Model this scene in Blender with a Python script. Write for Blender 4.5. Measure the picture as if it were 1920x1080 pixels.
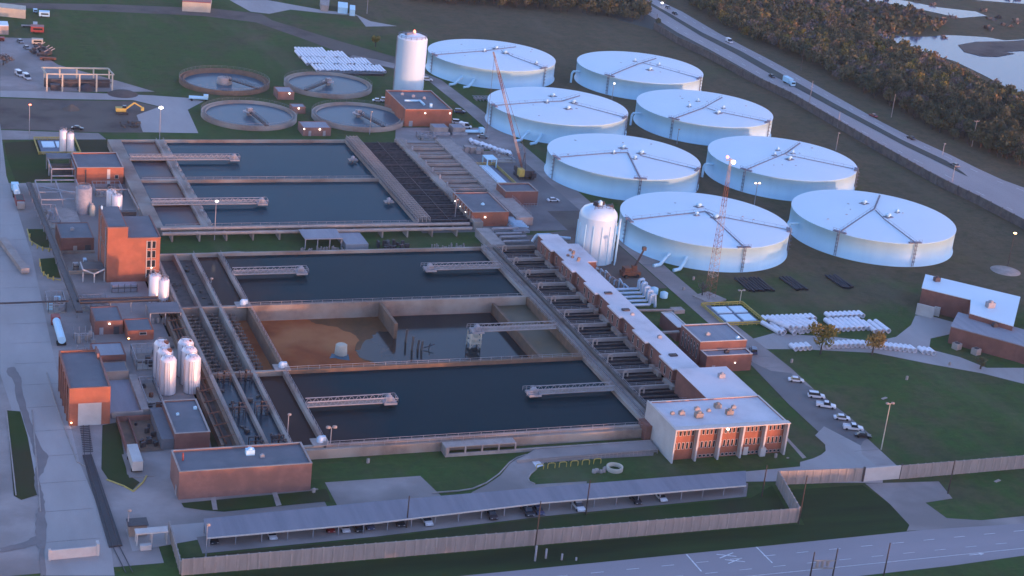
import bpy, math, random
from mathutils import Vector, Matrix
random.seed(7)
for o in list(bpy.data.objects): bpy.data.objects.remove(o)
sc = bpy.context.scene
col = sc.collection
# ---------------------------------------------------------------- camera (metres, x along the basins' short walls, y along their long walls)
CA = Vector((0.93523549, -0.3385149, 0.10364479)).normalized()
CB = Vector((0.02954821, 0.36637656, 0.92999738)).normalized()
CF = Vector((0.35279099, 0.86670403, -0.35265087)).normalized()
CF = CA.cross(CB).normalized() * -1
CB = CF.cross(CA) * -1
FP = 3265.72
CZ = 200.0
cam = bpy.data.cameras.new('camera')
cam.sensor_width = 36; cam.lens = FP / 1920 * 36; cam.clip_start = 1; cam.clip_end = 20000
co = bpy.data.objects.new('camera', cam); col.objects.link(co); sc.camera = co
co.matrix_world = Matrix(((CA.x, CB.x, -CF.x, 0), (CA.y, CB.y, -CF.y, 0), (CA.z, CB.z, -CF.z, CZ), (0, 0, 0, 1)))
def G(px, py, z=0.0):
    """site point of height z seen at a pixel of the 1920x1080 photograph (survey helper)"""
    d = CA * ((px - 960) / FP) - CB * ((py - 540) / FP) + CF
    t = (z - CZ) / d.z
    return (d.x * t, d.y * t)
# ---------------------------------------------------------------- world and sun
SUN_EL = math.radians(1.7)
sdir = Vector((0.54, -0.84, 0)).normalized()
w = bpy.data.worlds.new('World'); sc.world = w; w.use_nodes = True
nt = w.node_tree
bg = nt.nodes['Background']
sky = nt.nodes.new('ShaderNodeTexSky'); sky.sky_type = 'NISHITA'; sky.sun_disc = False
sky.sun_elevation = SUN_EL
sky.sun_rotation = math.atan2(sdir.x, sdir.y)
sky.dust_density = 0.4; sky.ozone_density = 3.0
mx = nt.nodes.new('ShaderNodeMix'); mx.data_type = 'RGBA'; mx.blend_type = 'MULTIPLY'; mx.inputs[0].default_value = 1
mx.inputs[7].default_value = (SKYTINT := (1.64, 1.11, 1.13, 1))
nt.links.new(sky.outputs[0], mx.inputs[6]); nt.links.new(mx.outputs[2], bg.inputs[0])
bg.inputs[1].default_value = 0.15
sl = bpy.data.lights.new('sun', 'SUN'); sl.energy = 0.44; sl.angle = math.radians(1.3); sl.color = (1.0, 0.46, 0.28)
so = bpy.data.objects.new('sun', sl); col.objects.link(so)
d = Vector((sdir.x * math.cos(SUN_EL), sdir.y * math.cos(SUN_EL), math.sin(SUN_EL)))
so.rotation_euler = (-d).to_track_quat('-Z', 'Y').to_euler()
sc.view_settings.view_transform = 'Standard'; sc.view_settings.look = 'None'
sc.view_settings.exposure = 3.38; sc.view_settings.gamma = 1
# ---------------------------------------------------------------- materials
def _n(t, typ, **k):
    n = t.nodes.new(typ)
    for a, b in k.items(): setattr(n, a, b)
    return n
def mat(name, c, c2=None, scale=0.3, rough=0.8, metal=0.0, detail=5, contrast=(0.35, 0.65), bump=0.0, spec=0.5, c3=None, scale3=0.03, stretch=None, world=False):
    m = bpy.data.materials.new(name); m.use_nodes = True; t = m.node_tree
    b = t.nodes['Principled BSDF']; b.inputs['Roughness'].default_value = rough; b.inputs['Metallic'].default_value = metal
    b.inputs['Specular IOR Level'].default_value = spec
    if c2 is None: c2 = tuple(x * 0.75 for x in c)
    if world: src = _n(t, 'ShaderNodeNewGeometry').outputs['Position']
    else: src = _n(t, 'ShaderNodeTexCoord').outputs['Object']
    if stretch:
        mp = _n(t, 'ShaderNodeMapping'); mp.inputs['Scale'].default_value = stretch
        t.links.new(src, mp.inputs[0]); src = mp.outputs[0]
    nz = _n(t, 'ShaderNodeTexNoise'); nz.inputs['Scale'].default_value = scale; nz.inputs['Detail'].default_value = detail
    nz.inputs['Roughness'].default_value = 0.62
    t.links.new(src, nz.inputs['Vector'])
    r = _n(t, 'ShaderNodeMapRange'); r.inputs[1].default_value = contrast[0]; r.inputs[2].default_value = contrast[1]
    t.links.new(nz.outputs['Fac'], r.inputs[0])
    mi = _n(t, 'ShaderNodeMix', data_type='RGBA')
    mi.inputs[6].default_value = (*c, 1); mi.inputs[7].default_value = (*c2, 1)
    t.links.new(r.outputs[0], mi.inputs[0]); out = mi.outputs[2]
    if c3:
        n3 = _n(t, 'ShaderNodeTexNoise'); n3.inputs['Scale'].default_value = scale3; n3.inputs['Detail'].default_value = 4
        t.links.new(src, n3.inputs['Vector'])
        r3 = _n(t, 'ShaderNodeMapRange'); r3.inputs[1].default_value = 0.42; r3.inputs[2].default_value = 0.6
        t.links.new(n3.outputs['Fac'], r3.inputs[0])
        m3 = _n(t, 'ShaderNodeMix', data_type='RGBA'); m3.inputs[7].default_value = (*c3, 1)
        t.links.new(out, m3.inputs[6]); t.links.new(r3.outputs[0], m3.inputs[0]); out = m3.outputs[2]
    t.links.new(out, b.inputs['Base Color'])
    if bump:
        bp = _n(t, 'ShaderNodeBump'); bp.inputs['Strength'].default_value = bump; bp.inputs['Distance'].default_value = 0.3
        t.links.new(nz.outputs['Fac'], bp.inputs['Height']); t.links.new(bp.outputs[0], b.inputs['Normal'])
    return m
def emit(name, c, s):
    m = bpy.data.materials.new(name); m.use_nodes = True; b = m.node_tree.nodes['Principled BSDF']
    b.inputs['Base Color'].default_value = (*c, 1); b.inputs['Emission Color'].default_value = (*c, 1); b.inputs['Emission Strength'].default_value = s
    return m
def brick(name, c1, c2, grout):
    m = mat(name, c1, c2, 0.8, 0.85, contrast=(0.3, 0.7), c3=tuple(x * .72 for x in c1), scale3=0.25)
    t = m.node_tree; b = t.nodes['Principled BSDF']; l = b.inputs['Base Color'].links[0].from_socket
    g = _n(t, 'ShaderNodeTexCoord')
    wv = _n(t, 'ShaderNodeTexWave', bands_direction='Z'); wv.inputs['Scale'].default_value = 1.6; wv.inputs['Distortion'].default_value = 0.4
    t.links.new(g.outputs['Object'], wv.inputs[0])
    r = _n(t, 'ShaderNodeMapRange'); r.inputs[1].default_value = 0.8; r.inputs[2].default_value = 1; r.inputs[4].default_value = 0.35
    t.links.new(wv.outputs['Fac'], r.inputs[0])
    mi = _n(t, 'ShaderNodeMix', data_type='RGBA'); mi.inputs[7].default_value = (*grout, 1)
    t.links.new(l, mi.inputs[6]); t.links.new(r.outputs[0], mi.inputs[0]); t.links.new(mi.outputs[2], b.inputs['Base Color'])
    return m
def ground_mat():
    m = bpy.data.materials.new('grass_and_soil'); m.use_nodes = True; t = m.node_tree; b = t.nodes['Principled BSDF']
    b.inputs['Roughness'].default_value = 0.95; b.inputs['Specular IOR Level'].default_value = 0.1
    pos = _n(t, 'ShaderNodeNewGeometry').outputs['Position']
    def noise(s, det=5, st=None):
        n = _n(t, 'ShaderNodeTexNoise'); n.inputs['Scale'].default_value = s; n.inputs['Detail'].default_value = det; n.inputs['Roughness'].default_value = 0.65
        src = pos
        if st:
            mp = _n(t, 'ShaderNodeMapping'); mp.inputs['Scale'].default_value = st; t.links.new(pos, mp.inputs[0]); src = mp.outputs[0]
        t.links.new(src, n.inputs['Vector']); return n.outputs['Fac']
    def rng(x, a, bb, c=0.0, d=1.0):
        r = _n(t, 'ShaderNodeMapRange'); r.inputs[1].default_value = a; r.inputs[2].default_value = bb; r.inputs[3].default_value = c; r.inputs[4].default_value = d
        t.links.new(x, r.inputs[0]); return r.outputs[0]
    def math_(op, x, y):
        n = _n(t, 'ShaderNodeMath', operation=op)
        for i, v in enumerate((x, y)):
            if isinstance(v, (int, float)): n.inputs[i].default_value = v
            else: t.links.new(v, n.inputs[i])
        n.use_clamp = op in ('MULTIPLY', 'MAXIMUM', 'MINIMUM'); return n.outputs[0]
    def mix(f, a, bb):
        n = _n(t, 'ShaderNodeMix', data_type='RGBA')
        if isinstance(a, tuple): n.inputs[6].default_value = (*a, 1)
        else: t.links.new(a, n.inputs[6])
        if isinstance(bb, tuple): n.inputs[7].default_value = (*bb, 1)
        else: t.links.new(bb, n.inputs[7])
        t.links.new(f, n.inputs[0]); return n.outputs[2]
    sx = _n(t, 'ShaderNodeSeparateXYZ'); t.links.new(pos, sx.inputs[0])
    X, Y = sx.outputs[0], sx.outputs[1]
    big = noise(0.012, 4); mid = noise(0.06, 6); fine = noise(0.55, 6)
    green = mix(rng(mid, .35, .65), GREEN1, GREEN2)
    brown = mix(rng(mid, .35, .65), BROWN1, BROWN2)
    # grass browned off round the storage tanks, towards the highway and beyond it
    ex = rng(X, 262, 285); ny = rng(Y, 455, 500)
    zone = math_('MULTIPLY', ex, ny)
    far = rng(Y, 745, 860, 0, .6)
    marsh = rng(X, 500, 560)
    zone = math_('MAXIMUM', math_('MAXIMUM', zone, math_('MULTIPLY', far, rng(X, 170, 260))), marsh)
    f = math_('ADD', zone, rng(big, .35, .65, -.5, .5))
    f = math_('ADD', f, rng(mid, .3, .7, -.25, .25))
    c = mix(rng(f, .2, .8), green, brown)
    c = mix(rng(fine, .25, .75, 0, .45), c, tuple(v * .5 for v in GREEN1)); pat = noise(.018, 6, (1.6, 1, 1)); c = mix(rng(pat, .54, .62, 0, .4), c, (.085, .072, .045)); nb = noise(.21, 5); c = mix(rng(nb, .48, .66, 0, .42), c, (.034, .048, .020)); nl = noise(.33, 4, (.25, 1.3, 1)); c = mix(rng(nl, .56, .7, 0, .35), c, (.105, .105, .05)); pt2 = noise(.11, 3); c = mix(rng(pt2, .6, .7, 0, .3), c, (.045, .085, .03))
    st = noise(0.05, 3, (1, .18, 1))
    c = mix(rng(st, .52, .7, 0, .25), c, (.16, .13, .09))
    t.links.new(c, b.inputs['Base Color'])
    bp = _n(t, 'ShaderNodeBump'); bp.inputs['Strength'].default_value = .5; bp.inputs['Distance'].default_value = .3
    t.links.new(fine, bp.inputs['Height']); t.links.new(bp.outputs[0], b.inputs['Normal'])
    return m
def water_mat(name, c, silt=None, band=None, rough=0.12, spec_=0.3):
    m = bpy.data.materials.new(name); m.use_nodes = True; t = m.node_tree; b = t.nodes['Principled BSDF']
    b.inputs['Roughness'].default_value = rough; b.inputs['IOR'].default_value = 1.33; b.inputs['Specular IOR Level'].default_value = spec_
    pos = _n(t, 'ShaderNodeNewGeometry').outputs['Position']
    n = _n(t, 'ShaderNodeTexNoise'); n.inputs['Scale'].default_value = .05; n.inputs['Detail'].default_value = 4; t.links.new(pos, n.inputs['Vector'])
    mi = _n(t, 'ShaderNodeMix', data_type='RGBA'); mi.inputs[6].default_value = (*c, 1); mi.inputs[7].default_value = (*[v * .8 for v in c], 1)
    t.links.new(n.outputs['Fac'], mi.inputs[0]); out = mi.outputs[2]
    if silt:
        s = _n(t, 'ShaderNodeSeparateXYZ'); t.links.new(pos, s.inputs[0])
        a = _n(t, 'ShaderNodeMath', operation='MULTIPLY_ADD'); a.inputs[1].default_value = 30; t.links.new(n.outputs['Fac'], a.inputs[0]); t.links.new(s.outputs[0], a.inputs[2])
        r = _n(t, 'ShaderNodeMapRange'); r.inputs[1].default_value = band[0]; r.inputs[2].default_value = band[1]; r.inputs[3].default_value = 1; r.inputs[4].default_value = 0
        t.links.new(a.outputs[0], r.inputs[0])
        m2 = _n(t, 'ShaderNodeMix', data_type='RGBA'); m2.inputs[7].default_value = (*silt, 1)
        t.links.new(out, m2.inputs[6]); t.links.new(r.outputs[0], m2.inputs[0]); out = m2.outputs[2]
    t.links.new(out, b.inputs['Base Color'])
    w_ = _n(t, 'ShaderNodeTexNoise'); w_.inputs['Scale'].default_value = .8; w_.inputs['Detail'].default_value = 3; t.links.new(pos, w_.inputs['Vector'])
    bp = _n(t, 'ShaderNodeBump'); bp.inputs['Strength'].default_value = .12; bp.inputs['Distance'].default_value = .1
    t.links.new(w_.outputs['Fac'], bp.inputs['Height']); t.links.new(bp.outputs[0], b.inputs['Normal'])
    return m
GREEN1 = (.052, .108, .026); GREEN2 = (.062, .086, .030)
BROWN1 = (.150, .100, .064); BROWN2 = (.105, .082, .052)
M = dict(
 ground=ground_mat(),
 lawn=mat('lawn', (.027, .055, .013), (.038, .062, .017), .15, .95, c3=(.046, .046, .022), scale3=.03, spec=.1, world=True),
 dirt=mat('bare_soil', (.15, .125, .11), (.085, .070, .062), .06, .95, world=True, spec=.1, c3=(.14, .12, .10), scale3=.05),
 paving=mat('concrete_paving', (.35, .305, .285), (.27, .235, .22), .09, .85, world=True, spec=.25, contrast=(.38, .62), c3=(.215, .188, .175), scale3=.035),
 road=mat('road_concrete', (.37, .34, .325), (.30, .275, .26), .07, .8, world=True, stretch=(1, .3, 1)),
 carroof=mat('carport_roof', (.205, .205, .235), (.165, .17, .20), .15, .8, stretch=(3, .3, 1)),
 asphalt=mat('worn_asphalt', (.16, .145, .145), (.11, .10, .10), .1, .85, world=True, c3=(.17, .165, .16), scale3=.04),
 highway=mat('highway_concrete', (.34, .31, .30), (.28, .255, .25), .05, .8, world=True, stretch=(1, .2, 1)),
 street=mat('street_paving', (.31, .27, .28), (.265, .235, .24), .06, .8, world=True, stretch=(.2, 1, 1)),
 median=mat('median_strip', (.055, .065, .05), (.045, .05, .045), .1, .95, world=True),
 paint=mat('road_paint', (.75, .75, .75), (.5, .5, .5), .8, .7),
 conc=mat('basin_concrete', (.27, .205, .165), (.165, .122, .10), .25, .9, c3=(.32, .29, .25), scale3=.06),
 conc_d=mat('stained_concrete', (.13, .11, .095), (.07, .06, .055), .4, .9),
 conc_l=mat('pale_concrete', (.36, .315, .285), (.26, .225, .205), .3, .9),
 rustconc=mat('silt_stained_concrete', (.20, .12, .075), (.12, .085, .06), .3, .9),
 silt=mat('brown_sediment', (.34, .095, .034), (.22, .068, .028), .12, .95, spec=.08, c3=(.38, .15, .062), scale3=.05, bump=.6, contrast=(.3, .7)),
 water=water_mat('basin_water', (.010, .050, .070), spec_=.04),
 water_s=water_mat('south_basin_water', (.004, .026, .034), (.048, .024, .018), (120, 142), spec_=.03),
 water_e=water_mat('clarifier_water', (.085, .135, .17), rough=.2, spec_=.08),
 water_b=water_mat('brownish_water', (.06, .085, .11), (.17, .065, .04), (127, 111), rough=.2, spec_=.06),
 water_l=water_mat('lake_water', (.10, .13, .20), rough=.15, spec_=.6),
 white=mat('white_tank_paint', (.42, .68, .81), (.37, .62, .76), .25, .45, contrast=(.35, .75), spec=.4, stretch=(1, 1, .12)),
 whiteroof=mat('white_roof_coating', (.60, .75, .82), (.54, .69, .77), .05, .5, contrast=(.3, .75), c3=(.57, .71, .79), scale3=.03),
 gloss=mat('glossy_tank_paint', (.52, .70, .80), (.47, .65, .76), .3, .22, spec=.9, stretch=(1, 1, .15)),
 stain=mat('faint_stain', (.21, .18, .175), (.17, .15, .145), .2, .85, world=True),
 wet=mat('dark_walkway', (.16, .18, .23), (.12, .14, .18), .5, .7),
 silo=mat('white_silo_metal', (.78, .76, .76), (.66, .63, .62), .5, .38, metal=.25, stretch=(1, 1, .15)),
 steel=mat('galvanised_steel', (.33, .33, .35), (.25, .25, .265), .8, .6, metal=.1),
 dsteel=mat('dark_steel', (.06, .055, .06), (.04, .035, .04), .8, .6, metal=.2),
 rust=mat('rusty_metal', (.20, .075, .035), (.12, .05, .03), 1.2, .8),
 redp=mat('red_paint', (.30, .045, .035), (.2, .03, .025), 1, .5),
 yellow=mat('yellow_paint', (.50, .38, .08), (.36, .27, .06), .6, .6),
 black=mat('black_pipe_coating', (.012, .012, .016), (.02, .02, .026), 1, .6),
 brick=brick('orange_brick', (.36, .115, .062), (.30, .085, .045), (.36, .26, .2)),
 brick_r=brick('red_brick', (.225, .095, .072), (.175, .072, .055), (.24, .19, .17)),
 brick_p=brick('pink_brick', (.27, .135, .11), (.215, .105, .085), (.28, .22, .2)),
 roof=mat('grey_gravel_roof', (.13, .14, .155), (.105, .115, .13), .1, .9, c3=(.15, .155, .17), scale3=.15),
 roof_w=mat('white_flat_roof', (.58, .58, .60), (.46, .45, .47), .12, .7, c3=(.62, .60, .62), scale3=.08),
 roof_l=mat('light_grey_roof', (.27, .28, .31), (.22, .23, .26), .15, .8, stretch=(3, .3, 1)),
 stucco=mat('white_stucco', (.50, .49, .47), (.42, .40, .38), .2, .85),
 glass=mat('dark_glass', (.015, .018, .025), (.02, .025, .03), 1, .12),
 frame=mat('pale_frames', (.55, .52, .48), (.45, .42, .38), 2, .6),
 plast=mat('white_pipe_plastic', (.76, .76, .80), (.66, .66, .70), .8, .4),
 bluep=mat('pale_blue_pipe', (.42, .58, .70), (.34, .48, .60), .8, .4),
 wood=mat('pole_timber', (.06, .045, .035), (.04, .03, .025), 2, .9),
 rubber=mat('tyre_rubber', (.012, .012, .012), None, 3, .9),
 bark=mat('bark', (.06, .05, .042), (.045, .038, .03), 2, .95),
 tarp=mat('beige_panel', (.50, .46, .36), (.42, .38, .30), .3, .8),
 lamp_w=emit('lamp_white', (1, .93, .85), 1.1),
 lamp_o=emit('lamp_orange', (1, .55, .25), 1.2),
 lamp_r=emit('lamp_red', (1, .2, .12), .5),
)
PAINTS = {}
def paint(c):
    if c not in PAINTS:
        m = bpy.data.materials.new('car_paint'); m.use_nodes = True; b = m.node_tree.nodes['Principled BSDF']
        t = m.node_tree; n = _n(t, 'ShaderNodeTexNoise'); n.inputs['Scale'].default_value = 1.2
        mi = _n(t, 'ShaderNodeMix', data_type='RGBA'); mi.inputs[6].default_value = (*c, 1); mi.inputs[7].default_value = (*[x * .85 for x in c], 1)
        t.links.new(n.outputs['Fac'], mi.inputs[0]); t.links.new(mi.outputs[2], b.inputs['Base Color'])
        b.inputs['Roughness'].default_value = .3; b.inputs['Coat Weight'].default_value = .5; PAINTS[c] = m
    return PAINTS[c]
# ---------------------------------------------------------------- mesh helpers
ORG = {}
class MB:
    def __init__(s): s.v = []; s.f = []; s.mi = []; s.cur = 0; s.sm = []; s.smooth = False
    def add(s, vs, fs):
        b = len(s.v); s.v += [tuple(v) for v in vs]
        for f in fs: s.f.append([b + i for i in f]); s.mi.append(s.cur); s.sm.append(s.smooth)
        return s
    def prism(s, poly, z0, z1, top=None):
        n = len(poly); top = top or poly
        a = sum(poly[i][0] * poly[(i + 1) % n][1] - poly[(i + 1) % n][0] * poly[i][1] for i in range(n))
        if a < 0: poly = poly[::-1]; top = top[::-1]
        vs = [(p[0], p[1], z0) for p in poly] + [(p[0], p[1], (z1 if len(p) < 3 else p[2])) for p in top]
        return s.add(vs, [list(range(n))[::-1], list(range(n, 2 * n))] + [[i, (i + 1) % n, n + (i + 1) % n, n + i] for i in range(n)])
    def box(s, x0, y0, z0, x1, y1, z1):
        return s.prism([(x0, y0), (x1, y0), (x1, y1), (x0, y1)], z0, z1)
    def sheet(s, poly, z):
        n = len(poly); a = sum(poly[i][0] * poly[(i + 1) % n][1] - poly[(i + 1) % n][0] * poly[i][1] for i in range(n))
        if a < 0: poly = poly[::-1]
        return s.add([(p[0], p[1], z) for p in poly], [list(range(n))])
    def obox(s, cx, cy, z0, z1, lx, ly, ang=0):
        c, q = math.cos(ang), math.sin(ang)
        return s.prism([(cx + x * c - y * q, cy + x * q + y * c) for x, y in ((-lx/2, -ly/2), (lx/2, -ly/2), (lx/2, ly/2), (-lx/2, ly/2))], z0, z1)
    def beam(s, p, q, w=.1, h=None):
        p = Vector(p); q = Vector(q); h = h or w; d = (q - p)
        if d.length < 1e-6: return s
        d.normalize(); up = Vector((0, 0, 1)) if abs(d.z) < .95 else Vector((0, 1, 0))
        a = d.cross(up).normalized() * w / 2; b = a.cross(d).normalized() * h / 2
        return s.add([p - a - b, p + a - b, p + a + b, p - a + b, q - a - b, q + a - b, q + a + b, q - a + b],
                     [[0, 1, 2, 3], [7, 6, 5, 4], [0, 4, 5, 1], [1, 5, 6, 2], [2, 6, 7, 3], [3, 7, 4, 0]])
    def tube(s, p, q, r, n=8, r2=None, cap=True):
        p = Vector(p); q = Vector(q); d = (q - p).normalized(); r2 = r if r2 is None else r2
        up = Vector((0, 0, 1)) if abs(d.z) < .95 else Vector((0, 1, 0))
        a = d.cross(up).normalized(); b = a.cross(d).normalized()
        vs = []
        for c, rr in ((p, r), (q, r2)):
            for i in range(n):
                t = 2 * math.pi * i / n; vs.append(c + a * math.cos(t) * rr + b * math.sin(t) * rr)
        sm = s.smooth; s.smooth = True
        s.add(vs, [[i, (i + 1) % n, n + (i + 1) % n, n + i] for i in range(n)])
        s.smooth = False
        if cap: s.add(vs, [list(range(n))[::-1], list(range(n, 2 * n))])
        s.smooth = sm
        return s
    def path(s, pts, r, n=8):
        for i in range(len(pts) - 1): s.tube(pts[i], pts[i + 1], r, n)
        return s
    def lathe(s, cx, cy, prof, n=32, a0=0, a1=None):
        full = a1 is None; a1 = a0 + 2 * math.pi if full else a1; k = n if full else n + 1
        vs = [(cx + r * math.cos(a0 + (a1 - a0) * i / n), cy + r * math.sin(a0 + (a1 - a0) * i / n), z) for r, z in prof for i in range(k)]
        fs = []
        for j in range(len(prof) - 1):
            for i in range(n):
                i2 = (i + 1) % k; fs.append([j * k + i, j * k + i2, (j + 1) * k + i2, (j + 1) * k + i])
        sm = s.smooth; s.smooth = True; s.add(vs, fs); s.smooth = sm
        return s
    def rail(s, pts, h=1.1, step=2.5, t=.09, mid=True):
        for i in range(len(pts) - 1):
            p = Vector(pts[i]); q = Vector(pts[i + 1]); L = (q - p).length; n = max(1, round(L / step)); u = Vector((0, 0, h))
            s.beam(p + u, q + u, t)
            if mid: s.beam(p + u * .5, q + u * .5, t * .7)
            for k in range(n + 1):
                a = p.lerp(q, k / n); s.beam(a, a + u, t)
        return s
    def build(s, name, mats, parent=None, loc=None):
        if not isinstance(mats, (list, tuple)): mats = [mats]
        me = bpy.data.meshes.new(name)
        if parent is not None: org = ORG.get(parent.name, Vector((0, 0, 0)))
        else: org = Vector(loc) if loc is not None else Vector((0, 0, 0))
        me.from_pydata([(v[0] - org.x, v[1] - org.y, v[2] - org.z) for v in s.v], [], s.f)
        for m in mats: me.materials.append(m)
        me.polygons.foreach_set('material_index', s.mi); me.polygons.foreach_set('use_smooth', s.sm)
        me.update()
        o = bpy.data.objects.new(name, me); col.objects.link(o)
        if parent is not None: o.parent = parent
        else: o.location = org
        ORG[o.name] = org
        return o
def tag(o, label=None, cat=None, group=None, kind=None):
    if label: o['label'] = label
    if cat: o['category'] = cat
    if group: o['group'] = group
    if kind: o['kind'] = kind
    return o
def thing(name, label, cat, loc=(0, 0, 0), group=None):
    o = bpy.data.objects.new(name, None); col.objects.link(o); o.location = loc; o.empty_display_size = 1
    ORG[o.name] = Vector(loc); return tag(o, label, cat, group)
KIDS = {}
def copy_tree(o, loc=None, rz=None, label=None, group=None, scale=None, parent=None):
    if not KIDS.get('ok') or o.name not in KIDS:
        KIDS[o.name] = list(o.children); KIDS['ok'] = True
    c = o.copy(); col.objects.link(c)
    if parent is not None: c.parent = parent
    if loc is not None: c.location = loc
    if rz is not None: c.rotation_euler = (0, 0, rz)
    if scale is not None: c.scale = scale
    if label: c['label'] = label
    if group: c['group'] = group
    for ch in KIDS[o.name]: copy_tree(ch, parent=c)
    return c
def struct(name, mb, m):
    return tag(mb.build(name, m), None, None, None, 'structure')
def PG(L, z=0): return [G(x, y, z) for x, y in L]
def blob0(L): return L
# ================================================================ SETTING
XH0, XH1, YH0, YH1 = 84.0, 218.0, 382.0, 522.5          # excavation under the south basins
g = MB()
xs = [-2500, XH0, XH1, 4000]; ys = [-300, YH0, YH1, 6000]
for i in range(3):
    for j in range(3):
        if i == 1 and j == 1: continue
        g.sheet([(xs[i], ys[j]), (xs[i+1], ys[j]), (xs[i+1], ys[j+1]), (xs[i], ys[j+1])], 0)
struct('ground', g, M['ground'])
struct('works_yard_paving', MB().sheet([(-60, 337), (62, 337), (62, 353), (104, 353), (104, 366), (70, 366), (84, 382), (84, 536), (92, 545), (92, 600), (92, 604), (76, 604), (50, 604), (50, 665), (-60, 665)], .04), M['paving'])
struct('front_road', MB().sheet([(56, 353.2), (105, 354), (160, 356), (215, 358.2), (240, 359), (262, 357), (262, 350.6), (247, 349.8), (222, 352), (214, 353), (155, 351), (114, 350), (72, 346), (56, 343)], .09), M['road'])
struct('carport_paving', MB().sheet([(71, 339.5), (112, 340.6), (155, 343.6), (211, 345.2), (215, 352), (155, 350.5), (113, 349.5), (71, 347)], .13), M['paving'])
struct('west_road', MB().sheet(PG([(0, 230), (0, 560), (0, 700), (75, 935), (85, 1080), (215, 1080), (205, 1000), (150, 870), (108, 700), (60, 480), (12, 330)]), .08), M['road'])
struct('tank_road', MB().sheet([(254.4, 356), (262, 356), (264.5, 420), (262.3, 470), (262.3, 600), (261.5, 700), (259, 752), (250, 775), (238, 788), (228, 796), (224, 790), (234, 779), (246, 768), (252, 752), (253.8, 700), (254.3, 560)], .105), M['paving'])
struct('parking_lane', MB().sheet(PG([(1396, 672), (1424, 686), (1446, 696), (1483, 700), (1512, 723), (1538, 737), (1567, 763), (1591, 781), (1622, 807), (1634, 818), (1618, 828), (1614, 836), (1560, 835), (1530, 806), (1480, 760), (1440, 718)]), .11), M['asphalt'])
struct('junction_paving', MB().sheet(PG([(1500, 867), (1525, 860), (1540, 853), (1548, 846), (1547, 834), (1528, 817), (1545, 800), (1614, 836), (1616, 852), (1638, 870), (1655, 883), (1655, 906), (1500, 906)]), .12), M['road'])
struct('east_drive', MB().sheet(PG([(1395, 640), (1450, 625), (1560, 632), (1640, 640), (1680, 632), (1708, 610), (1716, 592), (1735, 590), (1800, 608), (1790, 625), (1745, 635), (1742, 655), (1800, 670), (1850, 690), (1920, 690), (1920, 720), (1840, 700), (1750, 684), (1640, 662), (1500, 655), (1440, 655)]), .07), M['road'])
struct('north_road', MB().sheet(PG([(0, 170), (110, 172), (285, 179), (355, 184), (382, 190), (352, 206), (372, 250), (268, 248), (256, 216), (300, 200), (250, 188), (120, 186), (0, 182)]), .06), M['road'])
struct('basin_road', MB().sheet(PG([(0, 244), (185, 250), (200, 262), (0, 262)]), .06), M['paving'])
struct('construction_dirt', MB().sheet(PG([(0, 184), (120, 188), (250, 190), (300, 201), (256, 216), (268, 249), (180, 248), (0, 242)]), .03), M['dirt'])
struct('loop_drive', MB().sheet(PG([(870, 935), (886, 923), (912, 910), (938, 892), (956, 870), (969, 861), (987, 854), (1006, 846), (1040, 845), (1225, 824), (1225, 855), (1100, 862), (1022, 868), (1006, 880), (994, 890), (990, 899), (993, 905), (1003, 909), (1100, 903), (1100, 915)]), .12), M['paving'])
struct('crosswalk', MB().sheet(PG([(990, 857), (1003, 857), (1019, 874), (1006, 878)]), .16), M['paint'])
struct('concrete_pad', MB().sheet([(106.5, 354), (106.5, 368.7), (131, 368.6), (133.5, 355)], .05), M['paving'])
struct('north_yard', MB().sheet([(205, 640), (262, 640), (262, 545), (186, 545), (186, 640)], .03), M['asphalt'])
struct('pump_yard', MB().sheet([(214, 674), (262, 674), (262, 640), (206, 648)], .035), M['paving'])
struct('vehicle_yard', MB().sheet(PG([(0, 70), (60, 72), (75, 100), (110, 122), (215, 150), (290, 172), (0, 172)]), .03), M['paving'])
struct('field_track', MB().sheet(PG([(0, 5), (200, 8), (400, 16), (490, 26), (510, 38), (640, 78), (745, 108), (740, 130), (690, 118), (560, 70), (480, 42), (380, 30), (120, 18), (0, 14)]), .03), M['dirt'])
struct('north_hardstand', MB().sheet(PG([(430, 0), (500, 0), (600, 18), (665, 26), (695, 40), (745, 49), (686, 50), (670, 30), (600, 24), (545, 18), (505, 26), (470, 22)]), .035), M['road'])
struct('path_slab', MB().sheet(PG([(395, 935), (404, 932), (408, 957), (399, 957)]), .16), M['conc_l'])
struct('path', MB().sheet(PG([(510, 925), (518, 922), (528, 948), (518, 950)]), .16), M['conc_l'])
struct('office_path', MB().sheet(PG([(1470, 820), (1474, 818), (1512, 858), (1505, 860)]), .05), M['conc_l'])
# grass set into the yard
for nm, L in (('lawn', [(8, 268), (112, 262), (100, 300), (97, 338), (30, 342), (14, 300)]),
              ('lawn', [(140, 262), (200, 262), (222, 290), (190, 297), (150, 292)]),
              ('lawn', [(51, 430), (92, 430), (110, 466), (80, 464), (60, 456)]),
              ('lawn', [(74, 486), (102, 484), (114, 522), (92, 520), (76, 508)]),
              ('lawn', [(12, 770), (38, 772), (52, 820), (72, 928), (40, 938), (26, 930)]),
              ('lawn', [(192, 798), (222, 792), (232, 850), (238, 890), (262, 905), (248, 920), (205, 902), (190, 880)]),
              ('lawn', [(340, 944), (585, 921), (612, 917), (620, 940), (520, 950), (420, 960), (380, 957), (345, 952)]),
              ('lawn', [(384, 750), (398, 745), (432, 828), (398, 845), (388, 800)])):
    struct(nm, MB().sheet(PG(L), .12), M['lawn'])
struct('verge', MB().sheet([(66, 331.5), (217, 331), (221, 350), (212, 344.5), (155, 343), (112, 340), (67, 338.5)], .05), M['lawn'])
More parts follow.
